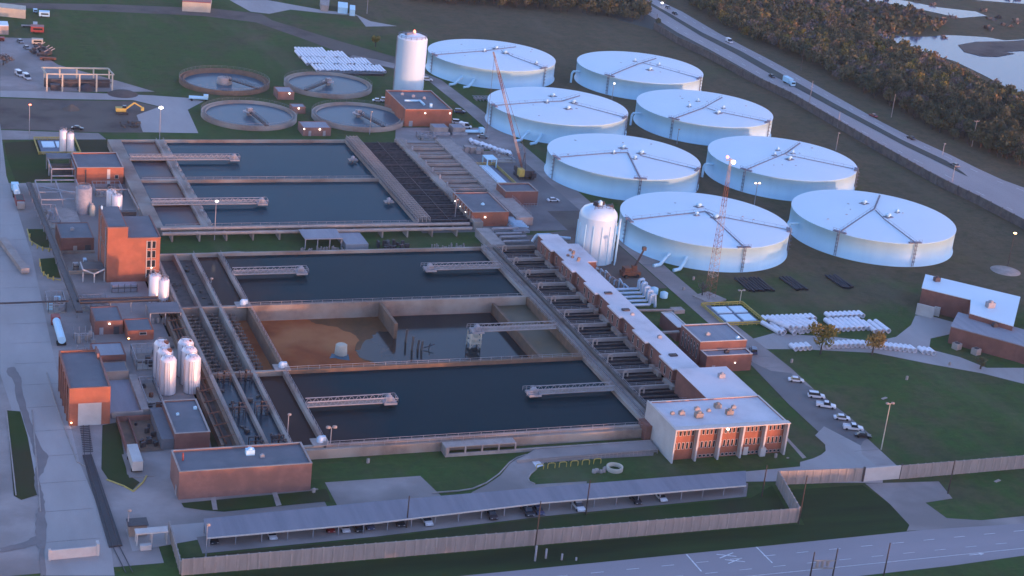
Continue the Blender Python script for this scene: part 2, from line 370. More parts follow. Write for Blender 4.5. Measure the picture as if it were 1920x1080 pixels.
struct('ditch_grass', MB().sheet([(60, 320), (60, 330.6), (216, 330), (219, 329), (223.5, 347), (246, 346.5), (251, 321), (180, 319.5)], .04), mat('ditch_grass', (.034, .058, .018), (.022, .034, .014), .07, .95, world=True, stretch=(.15, 1, 1), spec=.1, contrast=(.4, .6)))
# kerbs
kb = MB()
for L in ([(200, 900), (232, 912), (250, 922), (268, 905), (275, 893)], [(51, 430), (56, 452), (80, 466), (110, 470)], [(74, 486), (78, 510), (92, 522), (114, 526)]):
    P = [(*G(*p), .12) for p in L]
    for a, b in zip(P, P[1:]): kb.beam(a, b, .35, .25)
struct('kerb', kb, M['yellow'])
kb = MB()
for L in ([(88, 700), (102, 748), (125, 814), (145, 867), (163, 877)], [(12, 770), (30, 930)], [(60, 770), (74, 930), (76, 960)], [(1003, 908), (993, 904), (990, 898), (995, 889), (1006, 880)], [(810, 925), (860, 921), (886, 917), (912, 906), (936, 889), (955, 868), (969, 859), (987, 853)]):
    P = [(*G(*p), .13) for p in L]
    for a, b in zip(P, P[1:]): kb.beam(a, b, .3, .26)
struct('pale_kerb', kb, M['conc_l'])
# street with markings
struct('street', MB().sheet([(-150, 318.5), (60, 319.3), (128, 320.3), (200, 321), (280, 322.2), (420, 324), (420, 310), (280, 306.3), (245, 304.4), (150, 303), (-150, 300)], .06), M['street'])
struct('street_approach', MB().sheet(PG([(1622, 907), (1760, 903), (1786, 935), (1735, 943), (1775, 972), (1840, 976), (1920, 968), (1920, 982), (1700, 996), (1705, 985), (1668, 945)]), .08), M['paving'])
mk = MB()
for px, py, qx, qy, w in ((1287, 1040, 1315, 1072, .35), (1418, 1026, 1448, 1056, .35)):
    a = G(px, py); b = G(qx, qy); mk.beam((*a, .1), (*b, .1), w, .02)
for x in range(120, 300, 9):
    for yy in (316.6 + (x - 200) * .006, 311.6 + (x - 200) * .006):
        mk.beam((x, yy, .1), (x + 3.2, yy, .1), .16, .02)
mk.beam((110, 308.2, .1), (300, 309, .1), .16, .02)
for (px, py) in ((1362, 1042), (1378, 1052)):                      # X X of the rail crossing
    x, y = G(px, py)
    mk.beam((x - 2.2, y - .9, .1), (x + 2.2, y + .9, .1), .3, .02); mk.beam((x - 2.2, y + .9, .1), (x + 2.2, y - .9, .12), .3, .02)
x, y = G(1830, 1040)
mk.beam((x - 2, y, .1), (x + 1, y, .1), .25, .02); mk.prism([(x + 1, y - .6), (x + 2.4, y), (x + 1, y + .6)], .09, .11)
struct('road_markings', mk, M['paint'])
def blob1(L, n, amp):
    out = []
    for i in range(len(L)):
        a, b = L[i], L[(i + 1) % len(L)]
        for k in range(n): u = k / n; out.append((a[0] + (b[0] - a[0]) * u + random.uniform(-amp, amp), a[1] + (b[1] - a[1]) * u + random.uniform(-amp, amp)))
    return out
cr = MB()
cr.sheet(blob1(PG([(14, 690), (28, 688), (38, 708), (46, 750), (58, 792), (72, 830), (90, 856), (84, 880), (74, 897), (80, 925), (84, 945), (87, 985), (84, 1030), (88, 1080), (76, 1080), (74, 1030), (66, 1022), (40, 1030), (0, 1036), (0, 1028), (45, 1018), (66, 1006), (68, 966), (76, 945), (66, 915), (64, 895), (70, 870), (60, 838), (48, 800), (34, 760), (26, 715), (12, 700)]), 5, .22), .13)
struct('wet_drainage_stain', cr, M['stain'])
st = MB()
for (px, py, ln) in ((1330, 1066, 1), (1410, 1059, 1)): pass
for y in range(350, 640, 14):
    st.beam((38 + (y - 350) * .02, y, .12), (50 + (y - 350) * .012, y, .12), .07, .01)
for y in range(365, 740, 8): st.beam((254.6, y, .12), (262, y, .12), .12, .01)
struct('paving_joints', st, M['asphalt'])
struct('gallery_yard', MB().sheet([(227, 487), (254, 487), (254, 566), (241, 566), (241, 545), (222, 540), (222, 524), (227, 522)], .055), M['dirt'])
struct('corridor_slab', MB().sheet(blob0([(97, 524), (104, 530), (118, 531), (136, 526), (137, 523.2), (97, 523.2)]), .05), M['paving'])
# highway: two carriageways with a median, cut from surveyed edges
Lf = [(1150, -25), (1178, 0), (1193, 13), (1224, 33), (1237, 40), (1270, 61), (1327, 91), (1404, 134), (1480, 176), (1565, 226), (1640, 267), (1698, 299), (1756, 328), (1814, 359), (1872, 389), (2010, 468), (2200, 570)]
Ml = [(1175, -20), (1202, 0), (1243, 24), (1314, 68), (1380, 102), (1435, 134), (1472, 154), (1560, 202), (1640, 244), (1698, 275), (1756, 303), (1815, 332)]
Mr = [(1183, -20), (1210, 0), (1248, 21), (1318, 62), (1391, 97), (1439, 124), (1480, 147), (1560, 192), (1640, 235), (1688, 261), (1775, 302), (1806, 324)]
Rt = [(1205, -20), (1232, 0), (1279, 22), (1347, 62), (1402, 91), (1435, 108), (1480, 132), (1560, 177), (1655, 230), (1708, 257), (1785, 292), (1833, 316), (1881, 338), (1920, 352), (2010, 392), (2200, 480)]
struct('highway', MB().sheet(PG(Lf + Rt[::-1]), .06), M['highway'])
struct('highway_median', MB().sheet(PG(Ml + Mr[::-1]), .14), M['median'])
hm = MB()
def offs(L, k):                                                      # dashed lane lines
    P = [Vector((*G(*p), .12)) for p in L]
    for a, b in zip(P, P[1:]):
        dd = (b - a); n = max(1, int(dd.length / 12)); nn = Vector((-dd.y, dd.x, 0)).normalized() * k
        for i in range(n):
            hm.beam(a + dd * (i / n) + nn, a + dd * ((i + .3) / n) + nn, .2, .02)
offs(Lf, 4.2); offs(Rt, -4.2)
struct('highway_markings', hm, M['paint'])
struct('highway_verge', MB().sheet(PG([(1178, 1), (1237, 41), (1327, 92), (1404, 135), (1480, 177), (1640, 268), (1756, 329), (1872, 390), (1920, 430), (1833, 384), (1756, 348), (1698, 315), (1640, 282), (1480, 188), (1402, 151), (1327, 110), (1270, 83), (1226, 56), (1160, 38), (1130, 20)]), .03), M['median'])
struct('river_water', MB().sheet(PG([(1648, 64), (1672, 66), (1700, 69), (1742, 69), (1770, 66), (1800, 67), (1850, 70), (1885, 76), (1920, 74), (2100, 80), (2100, 280), (1930, 190), (1908, 172), (1880, 160), (1842, 140), (1790, 115), (1740, 100), (1700, 88), (1655, 72)]), .10), M['water_l'])
struct('island', MB().sheet(PG([(1796, 85), (1830, 79), (1890, 78), (1920, 76), (2050, 84), (2050, 97), (1915, 96), (1880, 98), (1903, 101), (1870, 107), (1840, 106), (1808, 98)]), .30), M['dirt'])
struct('far_channel_water', MB().sheet(PG([(1590, -8), (1650, -6), (1700, 2), (1760, 14), (1830, 22), (1850, 30), (1800, 34), (1745, 22), (1690, 10), (1620, 2)]), .10), M['water_l'])
struct('bay_water', MB().sheet(PG([(1700, -10), (1900, 6), (2100, 18), (2100, 8), (1900, -10)]), .10), M['water_l'])
# ================================================================ GROUND STORAGE TANKS
HT, RTK = 8.77, 30.63
def zroof(x, y, cx, cy): return HT + .9 * (1 - min(1, math.hypot(x - cx, y - cy) / RTK))
def vent(root, x, y, z, big):
    r = 1.15 if big else .7
    m = MB(); m.lathe(x, y, [(r * .55, z), (r * .55, z + .8), (r, z + .85), (r, z + 1.15), (r * .5, z + 1.6), (0.01, z + 1.7)], 14)
    v = m.build('roof_vent', M['white'], root)
    b = MB(); b.obox(x, y, z - .05, z + .22, r * 3.2, r * 2.2, .39); b.build('vent_curb', M['wet'], root)
TK = [
 ('white storage tank at the back left corner, beside the tall white silo tank', 288.6, 767.3, [[(815, 102), (905, 98), (925, 95), (967, 88)], [(940, 97), (960, 107), (1028, 129)]], [(908, 97, 0), (930, 91, 1), (947, 100, 1), (1005, 118, 0)], [(862, 158), (882, 166)], (1,)),
 ('farthest white storage tank, nearest the bend of the highway', 358.4, 748.5, [[(1230, 110), (1195, 123), (1147, 140)], [(1205, 120), (1315, 147)]], [(1190, 115, 0), (1235, 122, 0), (1218, 131, 1)], [], (-1, 1)),
 ('white storage tank crossed by the long crane boom, left row second from back', 288.3, 678.9, [[(928, 197), (1020, 193), (1053, 192), (1087, 180)], [(1075, 197), (1175, 220)]], [(1036, 180, 1), (1025, 193, 0), (1075, 193, 1), (1065, 204, 1)], [(988, 262), (1012, 268)], ()),
 ('white storage tank with a scuffed speckled roof rim, right row second from back', 358.6, 677.0, [[(1354, 183), (1318, 205), (1258, 224)], [(1325, 205), (1345, 211), (1441, 228)]], [(1292, 200, 0), (1356, 203, 0), (1346, 212, 1), (1308, 190, 0)], [], (-1, 1)),
 ('white storage tank in the left row directly behind the ribbed blue-white tower tank', 288.3, 606.1, [[(1050, 294), (1150, 289), (1176, 289), (1205, 340)], [(1200, 294), (1308, 317)]], [(1168, 278, 1), (1150, 288, 0), (1202, 288, 1), (1190, 298, 0)], [], ()),
 ('white storage tank in the right row, second from the front, behind the mast lights', 358.3, 602.9, [[(1500, 268), (1473, 290), (1392, 320)], [(1473, 293), (1600, 316)]], [(1452, 292, 0), (1458, 282, 0), (1486, 288, 0), (1480, 299, 1)], [], (-1, 1)),
 ('front left white storage tank with the red and white lattice mast before it', 287.6, 530.4, [[(1187, 411), (1300, 402), (1322, 399), (1396, 463)], [(1322, 399), (1345, 408), (1478, 430)]], [(1310, 387, 1), (1306, 404, 0), (1342, 409, 1)], [(1262, 487), (1290, 492)], ()),
 ('front right white storage tank with a Y-shaped dark walkway on its clean roof', 358.3, 530.7, [[(1650, 366), (1639, 394), (1571, 436)], [(1641, 397), (1657, 413), (1722, 458)]], [(1620, 381, 1), (1665, 407, 1), (1682, 398, 0)], [], (-1, 1)),
]
for lab, cx, cy, walks, vents, noz, stubs in TK:
    t = thing('storage_tank', lab, 'storage tank', (cx, cy, 0), 'white ground storage tanks in two rows')
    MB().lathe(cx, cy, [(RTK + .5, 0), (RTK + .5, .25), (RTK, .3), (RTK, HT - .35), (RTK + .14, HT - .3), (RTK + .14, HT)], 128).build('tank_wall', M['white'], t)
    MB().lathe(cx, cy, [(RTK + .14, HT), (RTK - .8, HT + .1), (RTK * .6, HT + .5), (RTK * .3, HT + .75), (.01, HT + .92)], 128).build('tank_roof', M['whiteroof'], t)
    for L in walks:
        P = []
        for px, py in L:
            x, y = G(px, py, HT + .4); rr = math.hypot(x - cx, y - cy)
            if rr > RTK - .4: x = cx + (x - cx) * (RTK - .4) / rr; y = cy + (y - cy) * (RTK - .4) / rr
            P.append(Vector((x, y, zroof(x, y, cx, cy) + .28)))
        wide = .55 if L is walks[0] else .32
        m = MB()
        for a, b in zip(P, P[1:]):
            if (b - a).length > .1: m.beam(a, b, wide, .16)
        m.rail([p + Vector((0, .4, 0)) for p in P], 1.0, 4, .05, False)
        m.build('roof_walkway', M['wet'], t)
        for e in (P[0], P[-1]):
            ux, uy = (e.x - cx), (e.y - cy); rr = math.hypot(ux, uy)
            if rr > RTK - 3:
                ux /= rr; uy /= rr; m = MB()
                a = math.atan2(uy, ux)
                m.obox(cx + ux * (RTK - .5), cy + uy * (RTK - .5), HT + .15, HT + .4, 1.4, 5.0, a)
                m.rail([(cx + ux * (RTK) + uy * 2.5, cy + uy * RTK - ux * 2.5, HT + .3), (cx + ux * RTK - uy * 2.5, cy + uy * RTK + ux * 2.5, HT + .3)], 1.1, 1.2, .06)
                m.build('roof_landing', M['wet'], t)
                m = MB(); lx, ly = cx + ux * (RTK + .5), cy + uy * (RTK + .5)
                for q in (-.35, .35): m.beam((lx - uy * q, ly + ux * q, .2), (lx - uy * q, ly + ux * q, HT + 1), .16)
                for k in range(14): m.beam((lx - uy * .35, ly + ux * .35, .5 + k * .6), (lx + uy * .35, ly - ux * .35, .5 + k * .6), .08)
                for k in range(5): m.lathe(lx + ux * .3, ly + uy * .3, [(.5, 2 + k * 1.5), (.5, 2.12 + k * 1.5)], 10)
                m.build('ladder', M['wet'], t)
    for px, py, big in vents:
        x, y = G(px, py, HT + .8); vent(t, x, y, zroof(x, y, cx, cy), big)
    for px, py in noz:
        x, y = G(px, py); ang = math.atan2(y - cy, x - cx); ux, uy = math.cos(ang), math.sin(ang)
        m = MB(); m.path([(cx + ux * RTK, cy + uy * RTK, 3.4), (cx + ux * (RTK + 2.0), cy + uy * (RTK + 2.0), 2.9), (cx + ux * (RTK + 4.4) - 1.2, cy + uy * (RTK + 4.4), .7), (cx + ux * (RTK + 4.8) - 3.6, cy + uy * (RTK + 4.8) - .4, .55)], .62, 12)
        m.build('inlet_pipe', M['white'], t)
    for s in stubs:
        a = 0.18 if s > 0 else math.pi - .05
        ux, uy = math.cos(a), math.sin(a); z = 6.4 if s > 0 else 5.6
        m = MB(); m.path([(cx + ux * (RTK - .2), cy + uy * (RTK - .2), z), (cx + ux * (RTK + 3.4), cy + uy * (RTK + 3.4), z), (cx + ux * (RTK + 4), cy + uy * (RTK + 4), z - 1.2), (cx + ux * (RTK + 4), cy + uy * (RTK + 4), .1)], .5, 10)
        m.build('overflow_pipe', M['white'], t)
    # shell seams and small roof hatches
    for k in range(5):
        m = MB()
        a = random.uniform(0, 6.28); r = random.uniform(8, 27); x, y = cx + r * math.cos(a), cy + r * math.sin(a)
        m.obox(x, y, zroof(x, y, cx, cy), zroof(x, y, cx, cy) + .25, random.uniform(.5, 1.1), .5, a)
        m.build('roof_hatch', M['steel'], t)
# scuffs on the roofs
m = MB()
for cx, cy, n in ((358.6, 677.0, 46), (358.4, 748.5, 16), (288.3, 678.9, 12)):
    for k in range(n):
        a = random.uniform(0, 6.28); r = random.uniform(22, 29.5); x, y = cx + r * math.cos(a), cy + r * math.sin(a)
        m.obox(x, y, zroof(x, y, cx, cy) + .02, zroof(x, y, cx, cy) + .05, random.uniform(.4, 2.2), random.uniform(.3, .8), a + 1.5)
sc_ = m.build('roof_debris', M['wet'], loc=(358, 677, 9)); tag(sc_, 'dark scraps and patches scattered on the far white tank roofs', 'debris', None, 'stuff')
# ================================================================ TALL TANKS
t = thing('tall_tank', 'tall plain white cylindrical tank behind the flat brick pump building', 'tank', (235.4, 727.5, 0), None)
cx, cy, r, H = 235.4, 727.5, 6.7, 25.6
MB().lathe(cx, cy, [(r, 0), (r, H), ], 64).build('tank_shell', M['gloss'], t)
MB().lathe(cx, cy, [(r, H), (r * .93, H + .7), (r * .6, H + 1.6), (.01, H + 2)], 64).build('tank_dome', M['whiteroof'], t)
m = MB(); c8 = [(cx + (r - .3) * math.cos(a * math.pi / 8), cy + (r - .3) * math.sin(a * math.pi / 8), H + .3) for a in range(17)]
m.rail(c8, 1.3, 3, .12); m.build('roof_railing', M['wet'], t)
m = MB(); m.obox(cx - 1.5, cy - .5, H + 1.2, H + 2.6, 5, 1.6, .4); m.obox(cx - 3, cy + 1, H + 1, H + 2, 1.4, 3, .4); m.build('roof_platform', M['wet'], t)
MB().lathe(cx + .6, cy, [(.5, H + 2), (.6, H + 3), (.3, H + 3.6), (.01, H + 3.7)], 10).build('beacon', M['lamp_r'], t)
m = MB()
for q in (-.4, .4): m.beam((cx - r - .4, cy + q, 0), (cx - r - .4, cy + q, H + 1), .16)
m.build('ladder', M['steel'], t)
t = thing('tall_tank', 'ribbed blue-white domed tower tank rising beside the long brick gallery', 'tank', (238.6, 515.5, 0), None)
cx, cy, r, H = 238.6, 515.5, 6.6, 16.2
MB().lathe(cx, cy, [(r, 0), (r, H), ], 64).build('tank_shell', M['gloss'], t)
MB().lathe(cx, cy, [(r, H), (r * .96, H + 1.2), (r * .8, H + 2.5), (r * .5, H + 3.4), (.01, H + 3.9)], 64).build('tank_dome', M['gloss'], t)
m = MB()
for k in range(14):
    a = k * 2 * math.pi / 14 + .1
    m.obox(cx + math.cos(a) * (r + .1), cy + math.sin(a) * (r + .1), 0, H - 2.2, .26, .2, a)
m.build('shell_ribs', M['white'], t)
m = MB(); m.obox(cx - .5, cy - .3, H + 3.2, H + 5, 3.4, 2.2, .4); m.obox(cx + 3.4, cy, H + 2.0, H + 3.6, 3, 1.6, .2)
m.rail([(cx - 3, cy - 3, H + 3), (cx + 4, cy - 3, H + 2.6), (cx + 5.5, cy + 2, H + 2.4)], 1.2, 1.4, .12); m.build('roof_platform', M['dsteel'], t)
MB().lathe(cx - .6, cy - 1.6, [(.75, H + 4.2), (.75, H + 5.4), (.01, H + 6)], 12).build('roof_vent', M['white'], t)
m = MB()
for k in range(3): m.tube((cx + r + .6 - k * .9, cy - 3 - k * 1.6, 0), (cx + r + .6 - k * .9, cy - 3 - k * 1.6, H - .5), .22, 8)
m.build('riser_pipe', M['white'], t)
m = MB(); m.path([(cx - r, cy + 6, 5.6), (cx - 11, cy + 7.5, 5.6), (cx - 14, cy + 8, 6.4), (cx - 18.5, cy + 8, 6.4), (cx - 20, cy + 8, 4)], .55, 10)
tag(m.build('overhead_pipe', M['bluep'], loc=(cx - 16, cy + 7, 0)), 'thick white elbowed pipe running from the tower tank over the gallery end', 'pipe')
# ================================================================ CLARIFIERS
def clarifier(lab, cx, cy, zw, wm, br_to, dry=False):
    t = thing('clarifier', lab, 'clarifier', (cx, cy, 0), 'four round clarifiers'); R = 19.7
    MB().lathe(cx, cy, [(R, 0), (R, 2), (R - .55, 2), (R - .55, 1.2), (R - 1.6, 1.2), (R - 1.6, 1.75), (R - 2.0, 1.75), (R - 2.0, -3 if dry else .6)], 96).build('basin_wall', M['rustconc'] if dry else M['conc'], t)
    MB().lathe(cx, cy, [(R - 1.99, zw), (.01, zw)], 96).build('water', wm, t)
    m = MB(); m.rail([(cx + R * math.cos(a * math.pi / 24), cy + R * math.sin(a * math.pi / 24), 2) for a in range(49)], 1.1, 2.6, .05); m.build('railing', M['steel'], t)
    if dry:
        MB().lathe(cx, cy, [(3.4, zw), (3.4, 1.6), (3.1, 1.7), (3.1, 2.8), (2.2, 3.1), (.01, 3.1)], 20).build('centre_column', M['conc_l'], t)
    else:
        m = MB(); m.lathe(cx, cy, [(1.1, zw), (1.1, 2.4), (2.6, 2.4), (2.6, 2.7), (.01, 2.8)], 18); m.obox(cx, cy, 2.7, 4.1, 2.2, 1.6, .4)
        m.build('centre_column', M['rust'] if br_to[1] > cy - 10 else M['steel'], t)
    bx, by = br_to
    a = math.atan2(by - cy, bx - cx); e = (cx + R * math.cos(a), cy + R * math.sin(a))
    m = MB(); m.beam((cx, cy, 2.6), (*e, 2.25), 1.5, .35); n = Vector((-math.sin(a), math.cos(a), 0)) * .7
    for s in (-1, 1): m.rail([Vector((cx, cy, 2.8)) + n * s, Vector((*e, 2.4)) + n * s], 1.1, 1.6, .08)
    m.build('access_bridge', M['dsteel'], t)
clarifier('round clarifier, drained and brown-walled, nearest the green field', 154.8, 740.7, .2, M['water_e'], (170, 720), True)
clarifier('round clarifier below the heap of white pipes', 200.8, 737.1, 1.0, M['water_e'], (186, 722))
clarifier('round clarifier at the front left of the four with a centre drive and bridge', 154.7, 688.0, 1.0, M['water_e'], (158, 668))
clarifier('round clarifier at the front right of the four, beside the brick pump building', 201.0, 686.4, 1.0, M['water_e'], (207, 667))
# ================================================================ SOUTH SETTLING BASINS
ZT = 3.0
def wall_rail(mb, x0, y0, x1, y1): mb.rail([(x0, y0, ZT), (x1, y1, ZT)], 1.1, 3.2, .07)
def basin(lab, x0, x1, y0, y1, zw, wm, floor, cat='settling basin', extra=None, zbot=-2.2, zt=ZT, wt=1.0, wallm='conc', group='rectangular settling basins'):
    t = thing('settling_basin', lab, cat, ((x0 + x1) / 2, (y0 + y1) / 2, 0), group)
    m = MB(); m.box(x0, y0, zbot, x1 + wt, y0 + wt, zt); m.box(x0, y0 + wt + .003, zbot, x0 + wt, y1, zt - .003); m.box(x1, y0 + wt + .003, zbot, x1 + wt, y1, zt - .003)
    if extra == 'north': m.box(x0, y1 + .003, zbot, x1 + wt, y1 + wt, zt)
    m.build('basin_wall', M[wallm], t)
    MB().sheet([(x0 + wt, y0 + wt), (x1, y0 + wt), (x1, y1), (x0 + wt, y1)], zw).build('water', wm, t)
    m = MB(); wall_rail(m, x0 + wt, y0 + .15, x1, y0 + .15); wall_rail(m, x0 + .8, y0, x0 + .8, y1); wall_rail(m, x1 + .2, y0, x1 + .2, y1)
    m.build('railing', M['steel'], t)
    return t
def bridge(lab, xa, xb, y, tower=None, zt=ZT, w=2.4):
    s = 1 if xb > xa else -1
    t = thing('scraper_bridge', lab, 'bridge', (xa, y, zt), 'scraper drive bridges over the basins')
    m = MB(); m.box(min(xa, xb), y - w/2, zt + .05, max(xa, xb), y + w/2, zt + .3); m.build('deck', M['conc'], t)
    for q in (-w/2, w/2):
        m = MB(); z0 = zt + .3; z1 = zt + 1.7
        m.beam((xa, y + q, z1), (xb, y + q, z1), .2); m.beam((xa, y + q, z0), (xb, y + q, z0), .22)
        n = int(abs(xb - xa) / 1.9); dx = (xb - xa) / n
        for k in range(n):
            m.beam((xa + dx * k, y + q, z0), (xa + dx * (k + .5), y + q, z1), .1); m.beam((xa + dx * (k + .5), y + q, z1), (xa + dx * (k + 1), y + q, z0), .1)
        m.build('truss', M['steel'], t)
    m = MB(); m.obox(xb - s * .6, y, zt - .2, zt + .4, 3.6, 3.8); m.rail([(xb - 2, y - 1.8, zt + .4), (xb + 1.4, y - 1.8, zt + .4), (xb + 1.4, y + 1.8, zt + .4), (xb - 2, y + 1.8, zt + .4)], 1.2, 1.1, .1)
    m.lathe(xb - s * .6, y, [(1.0, zt + .4), (1.0, zt + 1.3), (.6, zt + 1.8), (.01, zt + 2)], 12); m.build('drive_platform', M['steel'], t)
    if tower is not None:
        m = MB()
        for a in (-1.6, 1.6):
            for b in (-1.6, 1.6): m.beam((xb + a, y + b, tower), (xb + a, y + b, zt - .2), .28)
        for z in (tower + 1.4, tower + 3): m.obox(xb, y, z, z + .25, 3.6, 3.6)
        m.beam((xb - 1.6, y - 1.6, tower), (xb + 1.6, y - 1.6, zt - .2), .16); m.beam((xb + 1.6, y - 1.6, tower), (xb - 1.6, y - 1.6, zt - .2), .16)
        m.build('centre_tower', M['tarp'], t)
    return t
basin('dark full settling basin directly south of the pipe corridor, two bridges reaching into it', 109.5, 199.2, 476.5, 521.5, 2.0, M['water_s'], None, extra='north')
bB = basin('drained middle settling basin with brown mud and a shallow pool', 109.5, 199.2, 429, 476.4, -2.0, M['silt'], None, wallm='rustconc', zbot=-2.6)
basin('dark full settling basin along the front retaining wall', 109.5, 199.2, 382.5, 428.9, 1.9, M['water_s'], None, extra=None)
# pool left on the mud: an uneven outline
def blob(L, n=5, amp=.8):
    out = []
    for i in range(len(L)):
        a, b = L[i], L[(i + 1) % len(L)]
        for k in range(n):
            u = k / n; out.append((a[0] + (b[0] - a[0]) * u + random.uniform(-amp, amp), a[1] + (b[1] - a[1]) * u + random.uniform(-amp, amp)))
    return out
pool = [(max(111, min(187.4, a)), max(430.2, min(476.2, b))) for a, b in blob([(137, 451), (142, 459), (147, 464), (152, 466), (153, 477), (188.5, 477), (188.5, 429), (156, 429), (150, 433), (142, 440), (137, 446)], 5, .7)]
MB().sheet([(max(111, min(187.3, a)), max(430.1, min(476.3, b))) for a, b in blob([(130, 473), (137, 468), (140, 461), (137, 452), (136.5, 446), (142, 439.5), (151, 432), (156, 431), (157, 445), (152, 477), (128, 477)], 5, .6)], -1.965).build('wet_mud', mat('wet_mud', (.17, .078, .034), (.10, .058, .028), .25, .6, spec=.08, world=True), bB)
MB().sheet(pool, -1.93).build('pool', water_mat('pool_water', (.010, .020, .024), (.055, .034, .022), (152, 176), rough=.12, spec_=.3), bB)
MB().sheet(blob([(128, 447), (133, 445), (134, 449), (129, 450)], 4, .4), -1.93).build('puddle', M['water_e'], bB)
m = MB(); m.box(150.5, 459, -2.0, 151.5, 475.9, 2.9); m.build('baffle_wall', M['rustconc'], bB)
m = MB(); m.box(187.6, 430.2, -2.0, 188.4, 476, 1.4); m.build('launder_wall', M['rustconc'], bB); m = MB(); m.box(188.4, 430.2, -1.9, 199.1, 475.9, .4); m.build('launder', mat('olive_scum', (.10, .075, .035), (.075, .06, .03), .2, .6), bB)
m = MB()
for k in range(1): pass
m = MB(); m.lathe(131.8, 449.5, [(1.9, -2), (1.7, 1.0), (1.4, 1.2), (.01, 1.2)], 9); m.build('column_stub', M['tarp'], bB)
for px, py, hh in ((760, 642, 4.2), (772, 657, 4.5), (783, 655, 3), (790, 657, 3)):
    x, y = G(px, py, -2); MB().beam((x, y, -2), (x + .2, y, -2 + hh), .5).build('post', M['conc_d'], bB)
m = MB(); x, y = G(800, 655, -2); m.beam((x - 1, y, -1.5), (x + 2.4, y, -.4), .2); m.beam((x + .6, y, -2), (x + 1, y, 0), .2); m.build('broken_mechanism', M['dsteel'], bB)
bridge('truss bridge from the west wall into the dark basin south of the pipe corridor', 110.6, 133, 503)
bridge('truss bridge from the filter walkway into the basin south of the pipe corridor', 199, 174.5, 502.5)
bridge('truss bridge ending on a pale exposed tower over the drained basin pool', 199, 173.2, 451, -2)
bridge('truss bridge from the west wall into the front basin above the retaining wall', 110.6, 134, 406)
bridge('truss bridge from the filter walkway into the front basin', 199, 174.5, 406)
# front retaining wall with buttress bays and weathering
t = thing('retaining_wall', 'long stained concrete retaining wall below the front basin', 'retaining wall', (154, 381.6, 0))
m = MB(); m.box(101, 381.2, 0, 200, 382.2, 2.6); m.build('wall', M['conc'], t)
m = MB()
m.box(141, 377.6, 0, 200, 378.1, .9); m.box(140.5, 377.6, 0, 141, 381.2, 2.6); m.box(141, 378.1, 2.45, 160, 381.2, 2.62); m.build('ramp_wall', M['conc_l'], t)
for k in range(5):
    MB().box(141.1 + k * 4.6, 377.7, .9, 141.5 + k * 4.6, 378.1, 2.45).build('pillar', M['conc_l'], t)
m = MB(); m.rail([(110, 381.5, 2.6), (198, 381.5, 2.6)], 1.2, 3, .07); m.build('railing', M['steel'], t)
# ================================================================ FLOCCULATION TANKS west of the basins
def floc(lab, y0, y1, kind):
    t = thing('flocculation_tank', lab, 'flocculation tank', (98, (y0 + y1) / 2, 0), 'flocculation tanks west of the basins')
    m = MB()
    m.box(89, y0, -2.2, 110.4, y0 + 1, ZT - .006)
    for x, wd in ((89, 1.2), (95.2, .9), (101, .9)): m.box(x, y0 + 1.003, -2.2, x + wd, y1, ZT - .003)
    m.build('tank_wall', M['conc'], t)
    m = MB(); wall_rail(m, 89.3, y0, 89.3, y1); wall_rail(m, 101.6, y0, 101.6, y1)
    m.build('railing', M['steel'], t)
    zf = {'dry': .9, 'paddle': -1.6, 'wet': 1.6}[kind]
    mm = {'dry': M['conc_d'], 'paddle': M['silt'], 'wet': water_mat('channel_water', (.018, .032, .045), rough=.2)}[kind]
    MB().sheet([(90.2, y0 + 1), (95.2, y0 + 1), (95.2, y1), (90.2, y1)], zf).build('lane_floor', M['conc_d'] if kind != 'wet' else mm, t)
    MB().sheet([(96.1, y0 + 1), (101, y0 + 1), (101, y1), (96.1, y1)], zf).build('lane_floor', M['conc_d'] if kind != 'wet' else mm, t)
    MB().sheet([(101.9, y0 + 1), (109.5, y0 + 1), (109.5, y1), (101.9, y1)], zf + (.9 if kind == 'dry' else 0)).build('outer_lane', M['silt'] if kind == 'paddle' else M['water_s'], t)
    proto = None
    nrow = 9 if kind == 'paddle' else (3 if kind == 'wet' else 0)
    for lane in (92.7, 98.6, 104.0) if kind == 'paddle' else (92.7, 98.6):
        for k in range(nrow):
            y = y0 + 3.2 + (y1 - y0 - 6) * k / max(1, nrow - 1); z = zf
            if proto is None:
                m = MB(); L = Vector((lane, y, z))
                for a in (-1.5, 1.5): m.beam(L + Vector((a, -1.2, 0)), L + Vector((a, -1.2, 3.0)), .2); m.beam(L + Vector((a, 1.2, 0)), L + Vector((a, 1.2, 3.0)), .2)
                for a in (-1.2, 1.2): m.beam(L + Vector((-1.7, a, 2.9)), L + Vector((1.7, a, 2.9)), .22)
                for zz in (.7, 1.4, 2.1): m.beam(L + Vector((-1.5, 0, zz)), L + Vector((1.5, 0, zz)), .5, .08)
                m.lathe(L.x, L.y, [(.3, L.z), (.3, L.z + 3.3), (.5, L.z + 3.4), (.01, L.z + 3.9)], 8)
                proto = m.build('mixing_paddle', M['conc'] if kind == 'paddle' else M['dsteel'], t); base = Vector((lane, y, z))
            else:
                c = proto.copy(); c.location = Vector((lane, y, z)) - base; col.objects.link(c)
    m = MB()
    for k in range(14 if kind != 'paddle' else 22):
        x = random.choice((92.7, 98.6)) + random.uniform(-1.6, 1.6); y = random.uniform(y0 + 2, y1 - 2)
        m.obox(x, y, zf - .1, zf + random.uniform(.2, .9), random.uniform(.4, 1.6), random.uniform(.3, 1.2), random.uniform(0, 3))
    tag(m.build('rubble', M['conc_d'], t), None, None, None, 'stuff')
    return t
f1 = floc('empty dusty flocculation tank beside the orange tower building', 476.5, 521.5, 'dry')
f2 = floc('drained flocculation tank full of rusty mixing frames', 429, 476.3, 'paddle')
f3 = floc('wet flocculation tank nearest the low red brick building', 382.5, 428.8, 'wet')
